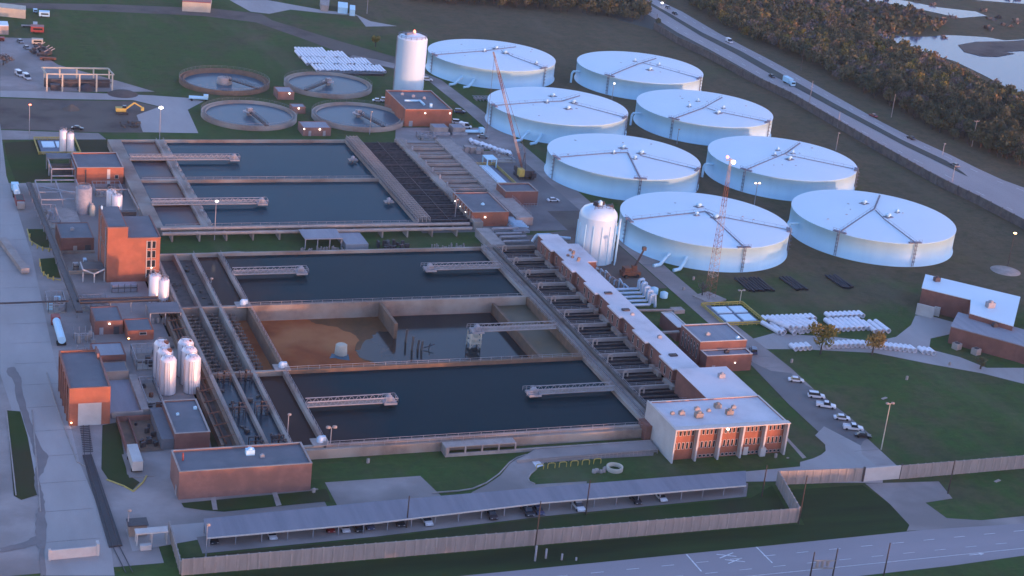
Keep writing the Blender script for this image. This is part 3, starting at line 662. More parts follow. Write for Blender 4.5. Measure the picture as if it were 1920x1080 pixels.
m = MB(); m.box(89, 521.6, -2, 110.4, 522.5, ZT - .004); m.build('end_wall', M['conc'], f1)
# west side wall and ramped channel beside the flocculation tanks
t = thing('channel_wall', 'rust-stained concrete channel wall stepping down along the flocculation tanks', 'channel wall', (87, 450, 0))
m = MB(); m.box(84.6, 388, 0, 85.3, 506, 2.2); m.build('outer_wall', M['rustconc'], t)
m = MB(); m.box(85.3, 388, -.5, 88.9, 520, .6); m.build('channel_floor', M['conc_d'], t)
m = MB(); m.box(88.0, 382.5, 0, 88.9, 521, 2.9); m.build('inner_wall', M['rustconc'], t)
m = MB()
for y in range(392, 516, 7): m.beam((84.9, y, 2.3), (88.6, y, 2.9), .25)
m.tube((86.2, 390, 1.6), (86.2, 515, 1.6), .25, 6); m.tube((87.1, 420, 1.9), (87.1, 500, 1.9), .2, 6); m.build('pipe_supports', M['rust'], t)
m = MB(); m.box(89, 376.9, 0, 103, 382.3, 2.9); tag(m.build('concrete_deck', M['conc'], loc=(96, 379, 0)), 'raised concrete deck between the flocculation tank and the red brick building', 'deck')
for px, py in ((528, 690), (600, 830), (455, 572)):
    x, y = G(px, py, 3); t = thing('drive_unit', {528: 'blue-grey drive box on the wall corner below the drained basin', 600: 'blue-grey drive box on the front corner of the basins', 455: 'pale blue drive boxes on the corner above the drained basin'}[px], 'machine', (x, y, 3))
    m = MB(); m.obox(x, y, 3, 3.3, 4.4, 4.2); m.build('slab', M['conc_l'], t)
    m = MB(); m.lathe(x, y, [(.9, 3.3), (.9, 4.3), (.5, 4.8), (.01, 4.9)], 12); m.obox(x + 1, y + .5, 3.3, 4.5, 1, 1); m.build('gear_box', M['bluep'], t)
# ================================================================ FILTERS (south row of twelve cells, north row)
def filters(x0, x1, ys, lab, wm, light=False, goose=True, gx=None):
    y = ys[0]; first = None
    for i in range(len(ys) - 1):
        ya, yb = ys[i], ys[i + 1]
        l = lab[i] if i < len(lab) else lab[-1]
        t = thing('filter_bed', l, 'filter bed', ((x0 + x1) / 2, (ya + yb) / 2, 0), 'rows of open filter beds')
        m = MB(); m.box(x0, ya, -1.5, x1, ya + .8, ZT - .05)
        if i == 0: m.box(x0, yb, -1.5, x1, yb + 1.1, ZT - .05) if len(ys) == 2 else None
        m.build('divider_wall', M['conc_l'], t)
        MB().sheet([(x0, ya + .8), (x1, ya + .8), (x1, yb), (x0, yb)], 1.9).build('water', wm, t)
        n = 3 if not light else 1; dy = (yb - ya - 1.1) / (n + .6); proto = None
        for k in range(n):
            yy = (ya + yb + .8) / 2 if light else ya + 1.1 + dy * (k + .8)
            if proto is None:
                hw = .13 if not light else 2.1
                m = MB(); m.box(x0 + .1, yy - hw, 1.5, x1 - .1, yy + hw, 2.3)
                if light: m.box(x0 + .1, yy - hw, 2.3, x1 - .1, yy - hw + .1, 2.5); m.box(x0 + .1, yy + hw - .1, 2.3, x1 - .1, yy + hw, 2.5)
                proto = m.build('wash_trough', M['conc'] if light else M['conc_d'], t); y00 = yy
            else:
                c = proto.copy(); c.location = (0, yy - y00, 0); col.objects.link(c)
        m = MB(); m.rail([(x0, ya + .5, ZT), (x1, ya + .5, ZT)], 1.0, 3, .06); m.build('railing', M['steel'], t)
step = (522 - 384) / 12
ORD = ['southernmost', 'second from the office block', 'third from the office block', 'fourth from the office block', 'fifth from the office block', 'sixth from the office block',
       'seventh from the office block', 'eighth from the office block', 'fifth from the north end', 'fourth from the north end', 'third from the north end', 'second from the north end']
ysS = [384 + step * k for k in range(13)]
filters(204, 219.3, ysS, ['open dark filter bed beside the long gallery, %s' % o for o in ORD[:12]], water_mat('filter_water', (.006, .009, .014), rough=.3, spec_=.05))
# closing labels
m = MB(); m.box(204, 522.0, -1.5, 219.3, 523, ZT)
tag(m.build('end_wall', M['conc'], loc=(211, 522, 0)), 'concrete end wall across the top of the southern filter row', 'wall')
t = thing('filter_walkway', 'raised concrete walkway between the settling basins and the filter beds', 'walkway', (202, 452, 3))
m = MB(); m.box(200.3, 383.6, -2.2, 203.99, 523.5, ZT + .02); m.build('deck', M['conc'], t)
m = MB(); m.box(203.0, 386, ZT + .02, 203.9, 520, ZT + .9); m.build('channel', M['conc_d'], t)
m = MB(); m.rail([(200.5, 384, ZT), (200.5, 522, ZT)], 1.1, 2.4, .1); m.rail([(203.9, 384, ZT + .4), (203.9, 522, ZT + .4)], 1.1, 2.4, .08); m.build('railing', M['steel'], t)
m = MB(); m.tube((201.3, 386, ZT + .35), (201.3, 521, ZT + .35), .2, 6); m.build('cable_tray', M['dsteel'], t)
gn = None
for k in range(12):
    y = 384 + step * (k + .35); P = Vector((204.4, y, ZT))
    if gn is None:
        gn = thing('gooseneck_vent', '', 'vent pipe', tuple(P), 'gooseneck vents along the filter walkway')
        m = MB(); z = P.z; m.path([(P.x, y, z), (P.x, y, z + 2.5), (P.x + .3, y, z + 3.1), (P.x + .9, y, z + 3.2), (P.x + 1.3, y, z + 2.8), (P.x + 1.3, y, z + 1.4)], .24, 8); m.build('vent_pipe', M['conc_l'], gn)
        m = MB(); m.obox(P.x + .1, y + 1.6, z, z + 1.4, 1.1, .9); m.lathe(P.x - .2, y - 1.4, [(.35, z), (.35, z + 1.1), (.01, z + 1.3)], 8); m.build('valve_box', M['dsteel'], gn)
        o = gn
    else: o = copy_tree(gn, tuple(P))
    o['label'] = 'pale hooked vent pipe beside the filter bed, %s' % ORD[k]
# ---------------------------------------------------------------- north basins
for lab, y0, y1 in (('far north settling basin with bright blue water', 596.8, 646), ('near north settling basin beside the pipe corridor', 547, 596.7)):
    t = basin(lab, 111.5, 184.5, y0, y1, 1.9, M['water'], None, extra='north' if y0 > 590 else None, zbot=.1)
for ln, y0, y1 in (('northernmost', 622.6, 646), ('second from the north', 596.8, 622.5), ('third from the north', 572.1, 596.7), ('nearest the pipe corridor', 547, 572)):
    t = thing('inlet_channel', 'brown-tinged inlet cell west of the north basins, %s' % ln, 'inlet cell', (102, (y0 + y1) / 2, 0), 'inlet cells of the north basins')
    m = MB(); m.box(91.5, y0, .1, 111.4, y0 + 1.6, ZT - .004); m.box(91.5, y0 + 1.603, .1, 96.4, y1, ZT + .004); m.box(109.3, y0 + 1.603, .1, 111.4, y1, ZT + .01)
    if y1 > 645: m.box(91.5, y1 + .003, .1, 111.4, y1 + 1, ZT - .004)
    m.build('channel_wall', M['conc'], t)
    MB().sheet([(96.4, y0 + 1.6), (109.3, y0 + 1.6), (109.3, y1), (96.4, y1)], 2.1).build('water', M['water_b'], t)
    m = MB()
    for k in range(3): m.prism([(111.6, y0 + 4 + k * 7), (113.1, y0 + 5.5 + k * 7), (113.1, y0 + 7.5 + k * 7), (111.6, y0 + 9 + k * 7)], .1, ZT + .03)
    m.build('pier', M['conc'], t)
    m = MB(); m.rail([(97, y0 + .3, ZT), (110, y0 + .3, ZT)], 1, 3, .07); m.rail([(109.6, y0, ZT), (109.6, y1, ZT)], 1, 3, .07); m.build('railing', M['steel'], t)
bridge('truss bridge over the far north basin reaching a small drive platform', 96, 135.5, 621.5)
bridge('truss bridge over the near north basin reaching a small drive platform', 96, 135, 570.5)
for y, nm in ((621, 'small pale drive platform on the grating edge of the far north basin'), (571, 'small pale drive platform on the grating edge of the near north basin')):
    t = thing('mixer_platform', nm, 'machine', (181, y, ZT)); m = MB(); m.obox(181, y, ZT - .3, ZT, 3.4, 2.6); m.beam((181, y, 0), (181, y, 2.7), .6); m.build('platform', M['conc_l'], t)
    m = MB(); m.lathe(181, y, [(.8, ZT), (.8, ZT + 1), (.01, ZT + 1.5)], 10); m.build('motor', M['steel'], t)
t = thing('plate_settler', 'wide bed of dark closely spaced plate settler racks', 'plate settler', (197, 597, ZT))
m = MB(); m.box(190, 547, .1, 205.4, 646, 1.1); m.build('tank_floor', M['conc_d'], t)
m = MB()
y = 548.0
while y < 646:
    m.box(190.2, y, 1.2, 205.3, y + .34, 2.3 + .25 * math.sin(y * 1.7)); y += 1.05
m.build('settler_plates', mat('grimy_plates', (.05, .05, .055), (.015, .017, .022), .9, .8, contrast=(.4, .6)), t)
m = MB()
for y in range(551, 646, 16): m.box(190.2, y, 2.3, 205.3, y + .4, 2.7)
m.beam((197.8, 548, 2.5), (197.8, 646, 2.5), .22)
m.build('support_beams', M['dsteel'], t)
t = thing('grated_walkway', 'broad grey steel walkway crowded with railings beside the plate settlers', 'walkway', (187, 597, ZT))
m = MB(); m.box(184.8, 547, .1, 190, 648, ZT + .04); m.build('deck', M['conc_d'], t)
for x in (185.2, 186.6, 188, 189.4):
    m = MB(); m.rail([(x, 548, ZT), (x, 647, ZT)], 1.6, 2.1, .2); m.build('railing', M['conc_l'], t)
m = MB()
for y in range(549, 647, 2): m.beam((185.2, y, ZT + 1.6), (189.4, y + .8, ZT + 1.6), .26)
m.build('cross_bracing', M['conc_l'], t)
t = thing('middle_walkway', 'narrow concrete walkway between the plate settlers and the north filters', 'walkway', (207, 600, ZT))
m = MB(); m.box(205.5, 547, .1, 209, 648, ZT + .03); m.build('deck', M['conc'], t)
m = MB(); m.rail([(206, 548, ZT), (206, 647, ZT)], 1.1, 2.4, .08)
for k in range(8): m.obox(208.3, 578 + k * 9, ZT, ZT + 1.7, .6, .6)
m.build('railing', M['steel'], t)
ysN = [574 + k * 10.3 for k in range(8)]
filters(209, 223, ysN, ['pale open filter bed in the north row, %s' % s for s in ('nearest the brick filter house', 'second from the brick filter house', 'third from the brick filter house', 'middle one of the seven', 'third from the far end', 'second from the far end', 'at the far end')], mat('scummy_water', (.012, .012, .016), (.008, .008, .010), .2, .6), light=True)
t = thing('pipe_gallery_deck', 'pale concrete deck along the east side of the north filters', 'walkway', (226, 600, ZT))
m = MB(); m.box(223.01, 551, .1, 229.5, 648, ZT - .01); m.build('deck', M['conc_l'], t)
m = MB(); m.rail([(223.6, 575, ZT), (223.6, 647, ZT)], 1.1, 3, .07); m.rail([(229.2, 552, ZT), (229.2, 647, ZT)], 1.1, 3, .07); m.build('railing', M['steel'], t)
# ================================================================ BUILDINGS
def win_mesh(w, h, nx=1, ny=1):
    m = MB(); m.cur = 0; m.box(-w/2, -.04, 0, w/2, 0, .09); m.box(-w/2, -.04, h - .09, w/2, 0, h)
    for k in range(nx + 1):
        x = -w/2 + (w - .09) * k / nx; m.box(x, -.04, .09, x + .09, 0, h - .09)
    for k in range(1, ny): m.box(-w/2 + .09, -.035, h * k / ny, w/2 - .09, 0, h * k / ny + .07)
    m.cur = 1; m.add([(-w/2, -.02, 0), (w/2, -.02, 0), (w/2, -.02, h), (-w/2, -.02, h)], [[0, 1, 2, 3]])
    me = bpy.data.meshes.new('window')
    me.from_pydata(m.v, [], m.f); me.materials.append(M['frame']); me.materials.append(M['glass']); me.polygons.foreach_set('material_index', m.mi); me.update(); return me
WM = {}
def win(t, x, y, z, w=1.2, h=1.6, rz=0.0, nx=1, ny=1, name='window'):
    k = (w, h, nx, ny)
    if k not in WM: WM[k] = win_mesh(*k)
    o = bpy.data.objects.new(name, WM[k]); col.objects.link(o); o.parent = t; o.location = Vector((x, y, z)) - ORG[t.name]; o.rotation_euler = (0, 0, rz); return o
def door(t, x, y, w=1.1, h=2.2, rz=0, m='steel', z=0, label=None):
    b = MB(); c, s = math.cos(rz), math.sin(rz)
    b.obox(x, y, z, z + h, w, .12, rz); o = b.build('door', M[m], t)
    if label: o['label'] = label
    return o
def bld(label, x0, y0, x1, y1, H, wall='brick', roof='roof', par=.5, name='brick_building', cap='conc_l', z=0):
    t = thing(name, label, 'building', ((x0 + x1) / 2, (y0 + y1) / 2, z))
    m = MB(); th = .35
    m.box(x0, y0, z, x1, y0 + th, z + H); m.box(x0, y1 - th, z, x1, y1, z + H); m.box(x0, y0 + th, z, x0 + th, y1 - th, z + H); m.box(x1 - th, y0 + th, z, x1, y1 - th, z + H); m.build('wall', M[wall], t)
    m = MB(); m.box(x0 + th, y0 + th, z + H - par - .3, x1 - th, y1 - th, z + H - par); r = m.build('roof', M[roof], t)
    if cap:
        m = MB(); e = .06
        m.box(x0 - e, y0 - e, z + H, x1 + e, y0 + th + e, z + H + .14); m.box(x0 - e, y1 - th - e, z + H, x1 + e, y1 + e, z + H + .14)
        m.box(x0 - e, y0 + th + e, z + H, x0 + th + e, y1 - th - e, z + H + .14); m.box(x1 - th - e, y0 + th + e, z + H, x1 + e, y1 - th - e, z + H + .14); m.build('coping', M[cap], t)
    return t
def hvac(t, x, y, z, s=1.0, m='steel'):
    b = MB(); b.obox(x, y, z, z + 1.0 * s, 1.5 * s, 1.1 * s); b.lathe(x, y, [(.45 * s, z + 1.0 * s), (.45 * s, z + 1.25 * s), (.01, z + 1.3 * s)], 10); return b.build('roof_unit', M[m], t)
# office block
t = bld('two-storey office block with white roof, brick window bays and tall white fins', 199.6, 367.6, 233, 383.8, 9.4, 'brick', 'roof_w', .25, 'office_building', 'frame')
m = MB(); m.box(199.2, 365.6, 0, 199.59, 384.2, 9.7); m.build('side_wall', M['stucco'], t)
bay = 33.4 / 5
for k in range(1, 6):
    x = 199.6 + bay * k; m = MB()
    m.prism([(x - .25, 365.9), (x + .25, 365.9), (x + .25, 367.58), (x - .25, 367.58)], 0, 9.36); m.build('fin', M['stucco'], t)
m = MB(); m.box(199.6, 365.7, 9.38, 233.4, 367.5, 9.62); m.build('eaves', M['frame'], t)
for b_ in range(5):
    x0 = 199.6 + bay * b_
    for k in range(5): win(t, x0 + .95 + k * 1.2, 367.55, 6.9, .75, 1.5)
    for k in range(5): win(t, x0 + .95 + k * 1.2, 367.55, 3.0, .75, 2.0)
    for k in range(5):
        if b_: win(t, x0 + .95 + k * 1.2, 367.55, .3, .9, .8)
door(t, 222.0, 367.5, 1.4, 2.4, 0, 'frame')
m = MB(); m.obox(226.5, 366.6, 0, 2.4, 1.6, 1.3); m.build('porch', M['stucco'], t)
m = MB(); m.lathe(215.5, 367.3, [(.01, 7.9), (.3, 8.05), (.3, 8.3), (.01, 8.45)], 10); m.build('wall_lamp', M['lamp_w'], t)
for x, y, s in ((205.5, 375.6, 1.0), (209.5, 373.4, 1.4), (211, 377.5, .9), (214, 376.4, .7), (217.6, 378.4, 1.2), (219, 374, 1.3), (222, 377.4, .8), (203, 376, .7)): hvac(t, x, y, 9.15, s, 'conc' if s > 1.1 else 'conc_l')
m = MB(); m.box(217.6, 384.15, 0, 233, 404, 9.0); m.build('rear_wing', M['brick_r'], t)
m = MB(); m.box(217.4, 384.1, 9.0, 233.2, 404.2, 9.2); m.build('wing_roof', M['roof_w'], t)
hvac(t, 228, 397, 9.2, 1.2)
m = MB(); m.beam((199.6, 368.0, 9.3), (199.6, 383, 9.3), .2); m.box(197.4, 379, 0, 199.1, 384, 4.5); m.build('stair_block', M['brick_r'], t)
# long filter gallery
t = thing('filter_gallery', 'very long narrow brick gallery with a stepped white roof', 'building', (223.5, 462, 0))
m = MB(); m.box(219.6, 404.3, 0, 226.6, 521, 7.2); m.build('wall', M['brick_r'], t)
m = MB(); m.box(219.4, 404.25, 7.2, 226.8, 521.2, 7.45); m.build('roof', M['roof_w'], t)
for k in range(6):
    y = 408 + k * 19.5
    m = MB(); m.box(218.4, y, 2.8, 219.59, y + 9.5, 7.0); m.build('bay', M['brick_r'], t)
    m = MB(); m.box(218.2, y - .1, 7.0, 219.39, y + 9.6, 7.5); m.build('bay_roof', M['roof_w'], t)
    for q in (-2.5, 1.2, 5, 8.5): win(t, 218.36 if q > 0 and q < 9.5 else 219.56, y + q, 3.6, 1.0, 2.6, -math.pi / 2)
for k in range(12):
    y = 384.5 + step * k + 21 if False else 405 + k * 9.6
    m = MB(); m.box(217.3, y, 0, 218.39, y + 6.5, 3.2); m.build('footing', M['conc'], t)
m = MB(); m.box(226.85, 496, 0, 231, 513, 6.6); m.build('east_bay', M['brick_r'], t)
m = MB(); m.box(226.85, 495.8, 6.6, 231.3, 513.2, 6.8); m.build('east_bay_roof', M['roof_w'], t)
for k in range(7): hvac(t, random.uniform(221, 226), 495 + k * 1.6, 7.45, .6, 'conc')
hvac(t, 224, 430, 7.45, .8); hvac(t, 223, 448, 7.45, .7)
m = MB()
for y in (452, 417, 466): m.obox(222.5, y, 7.45, 7.9, 2.4, 1.4)
m.build('skylights', M['dsteel'], t)
# annex east of the gallery
t = bld('taller brick annex with light flat roof behind the office block', 235, 424.6, 250.6, 438, 7.9, 'brick_r', 'roof_l', .3, cap='frame')
hvac(t, 240, 430, 7.6, .9); hvac(t, 248.5, 426.6, 7.6, .7, 'white')
for k in range(6): win(t, 234.96, 426 + k * 2, 2, .8, 3.2, -math.pi / 2)
for k in range(6): win(t, 234.96, 426 + k * 2, 5.4, .8, 1.4, -math.pi / 2)
t = bld('lower brick annex with a small lit wall lamp facing the car park', 235.4, 420, 250.6, 424.55, 5.3, 'brick_r', 'roof_l', .3, cap='frame')
m = MB(); m.lathe(245, 419.8, [(.01, 2.7), (.18, 2.85), (.01, 3.0)], 8); m.build('wall_lamp', M['lamp_w'], t)
hvac(t, 243, 422.4, 5, .9, 'dsteel'); door(t, 238, 419.94)
t = bld('small dark shed with a pale roof beyond the gallery', 236.8, 443.5, 240.6, 456, 4.6, 'brick_r', 'roof_w', .1, 'shed', 'frame')
m = MB(); m.box(226.8, 440.3, 4.2, 236, 441.3, 4.7); m.beam((231, 441, 0), (231, 441, 4.2), .3); tag(m.build('link_bridge', M['conc_l'], loc=(231, 441, 0)), 'thin pale link slab between the gallery and the annex', 'bridge')
# pump building north
t = bld('flat brick pump building beneath the tall white tank with two lit wall lamps', 218.2, 675.8, 239, 706, 7.4, 'brick', 'roof', .5)
for x in (227, 238): MB().lathe(x, 675.6, [(.01, 5.6), (.3, 5.85), (.01, 6.1)], 8).build('wall_lamp', M['lamp_w'], t)
m = MB(); m.path([(222, 690, 7.2), (229, 690, 7.2), (229, 684, 7.2)], .5, 8); m.obox(231, 681, 6.9, 8.6, 1, 1); m.build('roof_duct', M['white'], t)
for k in range(3): hvac(t, 224 + k * 4, 700 - k * 3, 6.9, .9)
door(t, 221, 675.74, 1.6, 2.4)
for x0, wd in ((227.6, 6.2), (236, 5.4)):
    t = bld('pale grey box on a plinth below the pump building, %s' % ('wider one' if wd > 6 else 'narrower one'), x0, 664, x0 + wd, 670, 3.0, 'conc_l', 'roof_l', .1, 'equipment_box', None)
    m = MB(); m.box(x0 - .6, 662.6, 0, x0 + wd + .6, 663.9, 1.1); m.build('plinth', M['steel'], t)
# small clarifier huts
def hut(label, x0, y0, x1, y1, H, lamp=None):
    t = bld(label, x0, y0, x1, y1, H, 'brick_p', 'roof_l', .1, 'pump_hut', None)
    if lamp: MB().lathe(lamp, y0 - .3, [(.01, H - .9), (.35, H - .6), (.01, H - .3)], 8).build('wall_lamp', M['lamp_w'], t)
    return t
hut('small hut with a lit lamp between the upper two clarifiers', 173, 715.6, 180.2, 724, 3.5, 178)
hut('tiny lamp-lit hut at the centre of the four clarifiers', 174.2, 694, 180, 699, 3.0, 177)
t = hut('brick hut with a lit lamp at the head of the north basins', 171.2, 661.6, 182.8, 670.8, 3.5, 178)
door(t, 174, 661.54); door(t, 180, 661.54)
m = MB(); m.lathe(171.5, 661.2, [(.01, 2.9), (.25, 3.1), (.01, 3.3)], 8); m.build('wall_lamp', M['lamp_w'], t)
t = bld('windowless brick switch house beside the lattice crane', 226.5, 573, 239.5, 583, 5.4, 'brick_r', 'roof', .4); door(t, 230, 572.9, 1.2, 2.4)
m = MB(); m.rail([(233.6, 571.5, 0), (239, 571.5, 0)], 1.2, 1, .1); m.build('guard_rail', M['steel'], t)
t = bld('brick filter house with a dome light on its flat roof', 206, 550.8, 219.8, 573, 5.3, 'brick', 'roof', .3)
MB().lathe(213, 560, [(.7, 5), (.7, 5.4), (.01, 5.9)], 12).build('roof_dome', M['white'], t)
MB().lathe(210.8, 550.5, [(.01, 3.3), (.3, 3.55), (.01, 3.8)], 8).build('wall_lamp', M['lamp_w'], t)
for k in range(7): MB().obox(205.6, 552.5 + k * 3, 0, 5.3, .35, .35).build('column', M['conc_l'], t)
for k in range(3): MB().lathe(205.2, 556 + k * 6, [(.01, 3.6), (.16, 3.75), (.01, 3.9)], 8).build('wall_lamp', M['lamp_w'], t)
# corridor of pipes between the blocks
t = thing('corridor_pipes', 'pair of long grey pipelines running between the north and south basins', 'pipeline', (150, 541, 0))
for y, z, r in ((545.0, 3.2, .55), (541.8, 2.6, .6)):
    MB().path([(95, y, z), (203, y, z)], r, 10).build('pipe', M['conc_l'], t)
for x in range(98, 204, 9): MB().box(x, 541, 0, x + .5, 546, 2.2).build('pipe_support', M['conc'], t)
t = thing('open_shed', 'open-sided shed with a pinkish-grey roof in the pipe corridor', 'shed', (147, 535, 0))
m = MB(); m.prism([(140.5, 531.5), (153.5, 531.5), (153.5, 541), (140.5, 541)], 3.4, 3.7); m.build('roof', M['roof_l'], t)
for x in (140.8, 145, 149.2, 153.2): MB().beam((x, 531.8, 0), (x, 531.8, 3.4), .3).build('post', M['steel'], t)
for k in range(16):
    m = None
tag(MB().box(154.2, 529.5, 0, 162, 541.0, 2.2).build('concrete_vault', M['roof_l'], loc=(158, 535, 0)), 'pale flat concrete vault with a bright lamp in the pipe corridor', 'vault')
for nm, x0, x1, y, n in (('jumble of grey fittings stored before the open shed', 138, 153, 528.5, 40), ('row of short grey posts stored by the walkway', 184, 196, 528.5, 22)):
    m = MB()
    for k in range(n): m.obox(random.uniform(x0, x1), y + random.uniform(-1.6, 1.6), 0, random.uniform(.7, 2.2), .35, .35, random.random())
    tag(m.build('stored_fittings', M['conc_l'], loc=((x0 + x1) / 2, y, 0)), nm, 'fittings', None, 'stuff')
m = MB()
for k in range(26): m.obox(random.uniform(166, 176), random.uniform(527, 534), 0, random.uniform(.6, 2.4), random.uniform(.5, 2), .6, random.random() * 3)
tag(m.build('scrap_heap', M['dsteel'], loc=(171, 530, 0)), 'dark heap of machine scrap in the pipe corridor', 'scrap', None, 'stuff')
tag(MB().box(204, 524, 0, 209, 541, ZT).build('crosswalk_slab', M['conc_l'], loc=(206, 532, 0)), 'pale concrete slab linking the two filter walkways', 'slab')
t = thing('pipe_header', 'low grey pipe headers beyond the end of the southern filters', 'pipeline', (214, 530, 0))
for y, z in ((527, 3), (530.5, 3.4), (535, 3), (538.5, 3.6)): MB().path([(209.5, y, .5), (209.5, y, z), (219, y, z)], .45, 8).build('pipe', M['steel'], t)
m = MB(); m.box(209.5, 524, 0, 222, 540.5, 1.6); m.build('sump', M['conc_d'], t)
t = thing('chemical_feed_skid', 'pale blue-white pipework skid at the corner of the brick filter house', 'pipework', (222, 550, 0))
for k in range(7): MB().path([(220.6 + k * .1, 545 + k * 1.6, .2), (220.6, 545 + k * 1.6, 2), (225, 543.5 + k * 1.6, 2)], .3, 8).build('pipe', M['bluep'], t)
m = MB(); m.obox(222.5, 549, 0, .8, 6, 12); m.build('frame', M['steel'], t)
# tower
t = thing('brick_tower_building', 'tallest brick building, glowing orange with a stepped parapet and a strip of windows', 'building', (80, 517, 0))
m = MB(); m.box(72.3, 506.4, 0, 78.4, 527, 17.6); m.box(78.403, 506.4, 0, 88.3, 527, 14.2); m.build('wall', M['brick'], t)
m = MB(); m.box(72.7, 508, 17.6, 78.1, 526.6, 17.75); m.box(78.8, 506.8, 14.2, 87.9, 526.6, 14.35); m.build('roof', M['roof'], t)
m = MB(); m.box(72.2, 506.3, 17.6, 72.65, 527.1, 18); m.box(72.65, 506.3, 17.6, 78.5, 506.9, 18); m.box(88.0, 506.3, 14.2, 88.4, 527.1, 14.6); m.box(78.5, 506.3, 14.2, 88.0, 506.7, 14.5); m.build('coping', M['brick_p'], t)
for k in range(4):
    for q in (0, 1): win(t, 84.9 + q * 1.5, 506.36, 1.6 + k * 3.1, 1.2, 2.4)
m = MB(); m.box(84.1, 506.2, 1.2, 84.25, 506.38, 13.4); m.box(85.6, 506.1, 1.2, 85.75, 506.38, 13.6); m.build('window_mullion', M['stucco'], t)
m = MB(); m.box(72.0, 509, 0, 72.29, 509.6, 17); m.box(72.0, 520, 0, 72.29, 520.4, 17); m.build('downpipe', M['steel'], t)
MB().lathe(85.8, 506, [(.01, 4.4), (.2, 4.6), (.01, 4.8)], 8).build('wall_lamp', M['lamp_w'], t)
MB().lathe(72.8, 524, [(.3, 17.7), (.3, 18.7), (.01, 19)], 8).build('roof_vent', M['white'], t)
for k in range(3): win(t, 72.26, 511 + k * 4, 9, .8, 1.6, -math.pi / 2)
# west low buildings
t = bld('low building with a long blue-grey roof left of the orange tower', 61.5, 533, 71.9, 548, 5, 'brick_r', 'roof', .2, cap=None)
door(t, 70, 532.9, 1.8, 2.6, 0, 'dsteel'); door(t, 66, 532.9, 1.2, 2.4, 0, 'conc_l'); hvac(t, 66, 541, 4.8, .8)
t = thing('canopy', 'dark-roofed canopy on a forked white frame at the foot of the orange tower', 'canopy', (68.5, 510, 0))
m = MB(); m.prism([(65.4, 507.5), (71.8, 507.5), (71.8, 514), (65.4, 514)], 3.9, 4.1); m.build('roof', M['dsteel'], t)
m = MB(); m.beam((65.3, 507.3, 4.1), (68.6, 506.6, 2.9), .35); m.beam((71.8, 507.3, 4.1), (68.6, 506.6, 2.9), .35); m.beam((65.3, 507.3, 4.0), (65.3, 514, 4.0), .35)
for x, y in ((65.3, 507.3), (68.6, 506.6), (71.7, 507.3)): m.beam((x, y, 0), (x, y, 3.2), .35)
m.build('frame', M['stucco'], t)
for lab, x, y, sx, sy, hh, mm in (('grey blue blower skid below the orange tower', 76.5, 499.5, 7.5, 3.2, 2.2, 'roof_l'), ('white cabinet beside the dark canopy', 64.4, 518, 1.6, 2.2, 2.2, 'stucco'), ('second pale cabinet in the walled pit by the canopy', 67.5, 520, 1.0, 3.2, 2.6, 'bluep')):
    t = thing('machine_skid', lab, 'machine', (x, y, 0)); m = MB(); m.obox(x, y, .2, hh, sx, sy); m.build('housing', M[mm], t)
    m = MB()
    for k in range(5): m.beam((x - sx / 2 + sx * k / 4, y - sy / 2 - .1, 0), (x - sx / 2 + sx * k / 4, y - sy / 2 - .1, hh + .5), .14)
    m.tube((x - sx / 2, y - sy / 2 - .2, hh * .7), (x + sx / 2, y - sy / 2 - .2, hh * .7), .15, 6); m.build('pipework', M['dsteel'], t)
m = MB(); m.box(61, 514, 0, 61.4, 532, 1.2); m.box(61.4, 514, 0, 71, 514.4, 1.2); m.box(61.4, 531.6, 0, 72, 532, 1.2); m.box(61.4, 514.4, 0, 72, 531.6, .2)
tag(m.build('walled_pit', M['conc'], loc=(66, 522, 0)), 'low walled concrete pit left of the orange tower', 'pit')
# orange north building
t = bld('bright orange brick building west of the north inlet cells', 74.8, 602, 91.1, 620, 6.2, 'brick', 'roof', .4)
door(t, 85.8, 601.94, 1.1, 3.6, 0, 'frame', 2); door(t, 85.8, 601.94, 1.1, 1.2, 0, 'stucco', .2); win(t, 88.6, 601.95, 2, 1.3, 1.5); m = MB(); m.box(77.6, 601.7, 0, 78, 601.98, 5.6); m.build('downpipe', M['dsteel'], t)
t = thing('open_frame_shelter', 'grey open-sided shelter attached to the bright orange brick building', 'shelter', (70.5, 612, 0))
m = MB(); m.box(66, 615, 5.3, 74.7, 621, 5.6); m.build('roof', M['roof'], t)
m = MB()
for x in (66.2, 74.4):
    for y in (604, 612, 620): m.beam((x, y, 0), (x, y, 5.3), .4)
    m.beam((x, 604, 5.2), (x, 620, 5.2), .35)
m.beam((66.2, 604, 2.6), (74.4, 604, 2.6), .4); m.beam((66.2, 604, 5.2), (74.4, 604, 5.2), .4); m.build('frame', M['steel'], t)
m = MB(); m.box(67, 613.5, 0, 74, 616, 3.4); m.build('inner_tank', M['conc_d'], t)
# chemical house and neighbours
t = bld('brick garage house with a big white roller door', 49.7, 408, 59.9, 432, 10.4, 'brick', 'roof', .5, cap='brick_p')
door(t, 54.8, 407.93, 5.8, 6.2, 0, 'stucco', 0, 'big white roller door'); [MB().box(49.4, 411 + k * 4.5, 0, 49.68, 411.6 + k * 4.5, 9.8).build('pilaster', M['brick_r'], t) for k in range(5)]; MB().lathe(50.2, 407.4, [(.01, 1.0), (.25, 1.2), (.01, 1.4)], 8).build('wall_lamp', M['lamp_o'], t)
m = MB(); m.obox(59.2, 429, 10, 11.6, .5, 5); m.build('roof_screen', M['brick_p'], t)
t = bld('flat pale-roofed brick room between the garage house and the lamp-lit brick rooms', 60.4, 443, 69, 452, 3.6, 'brick_r', 'roof_l', .2, cap=None)
t = bld('low room with a dark blue roof beside the garage house', 61.2, 434.5, 68.5, 441, 2.6, 'conc', 'roof', .1, 'low_room', None)
t = thing('loading_pit', 'sunken pale concrete loading pit right of the garage house', 'pit', (65, 422, 0))
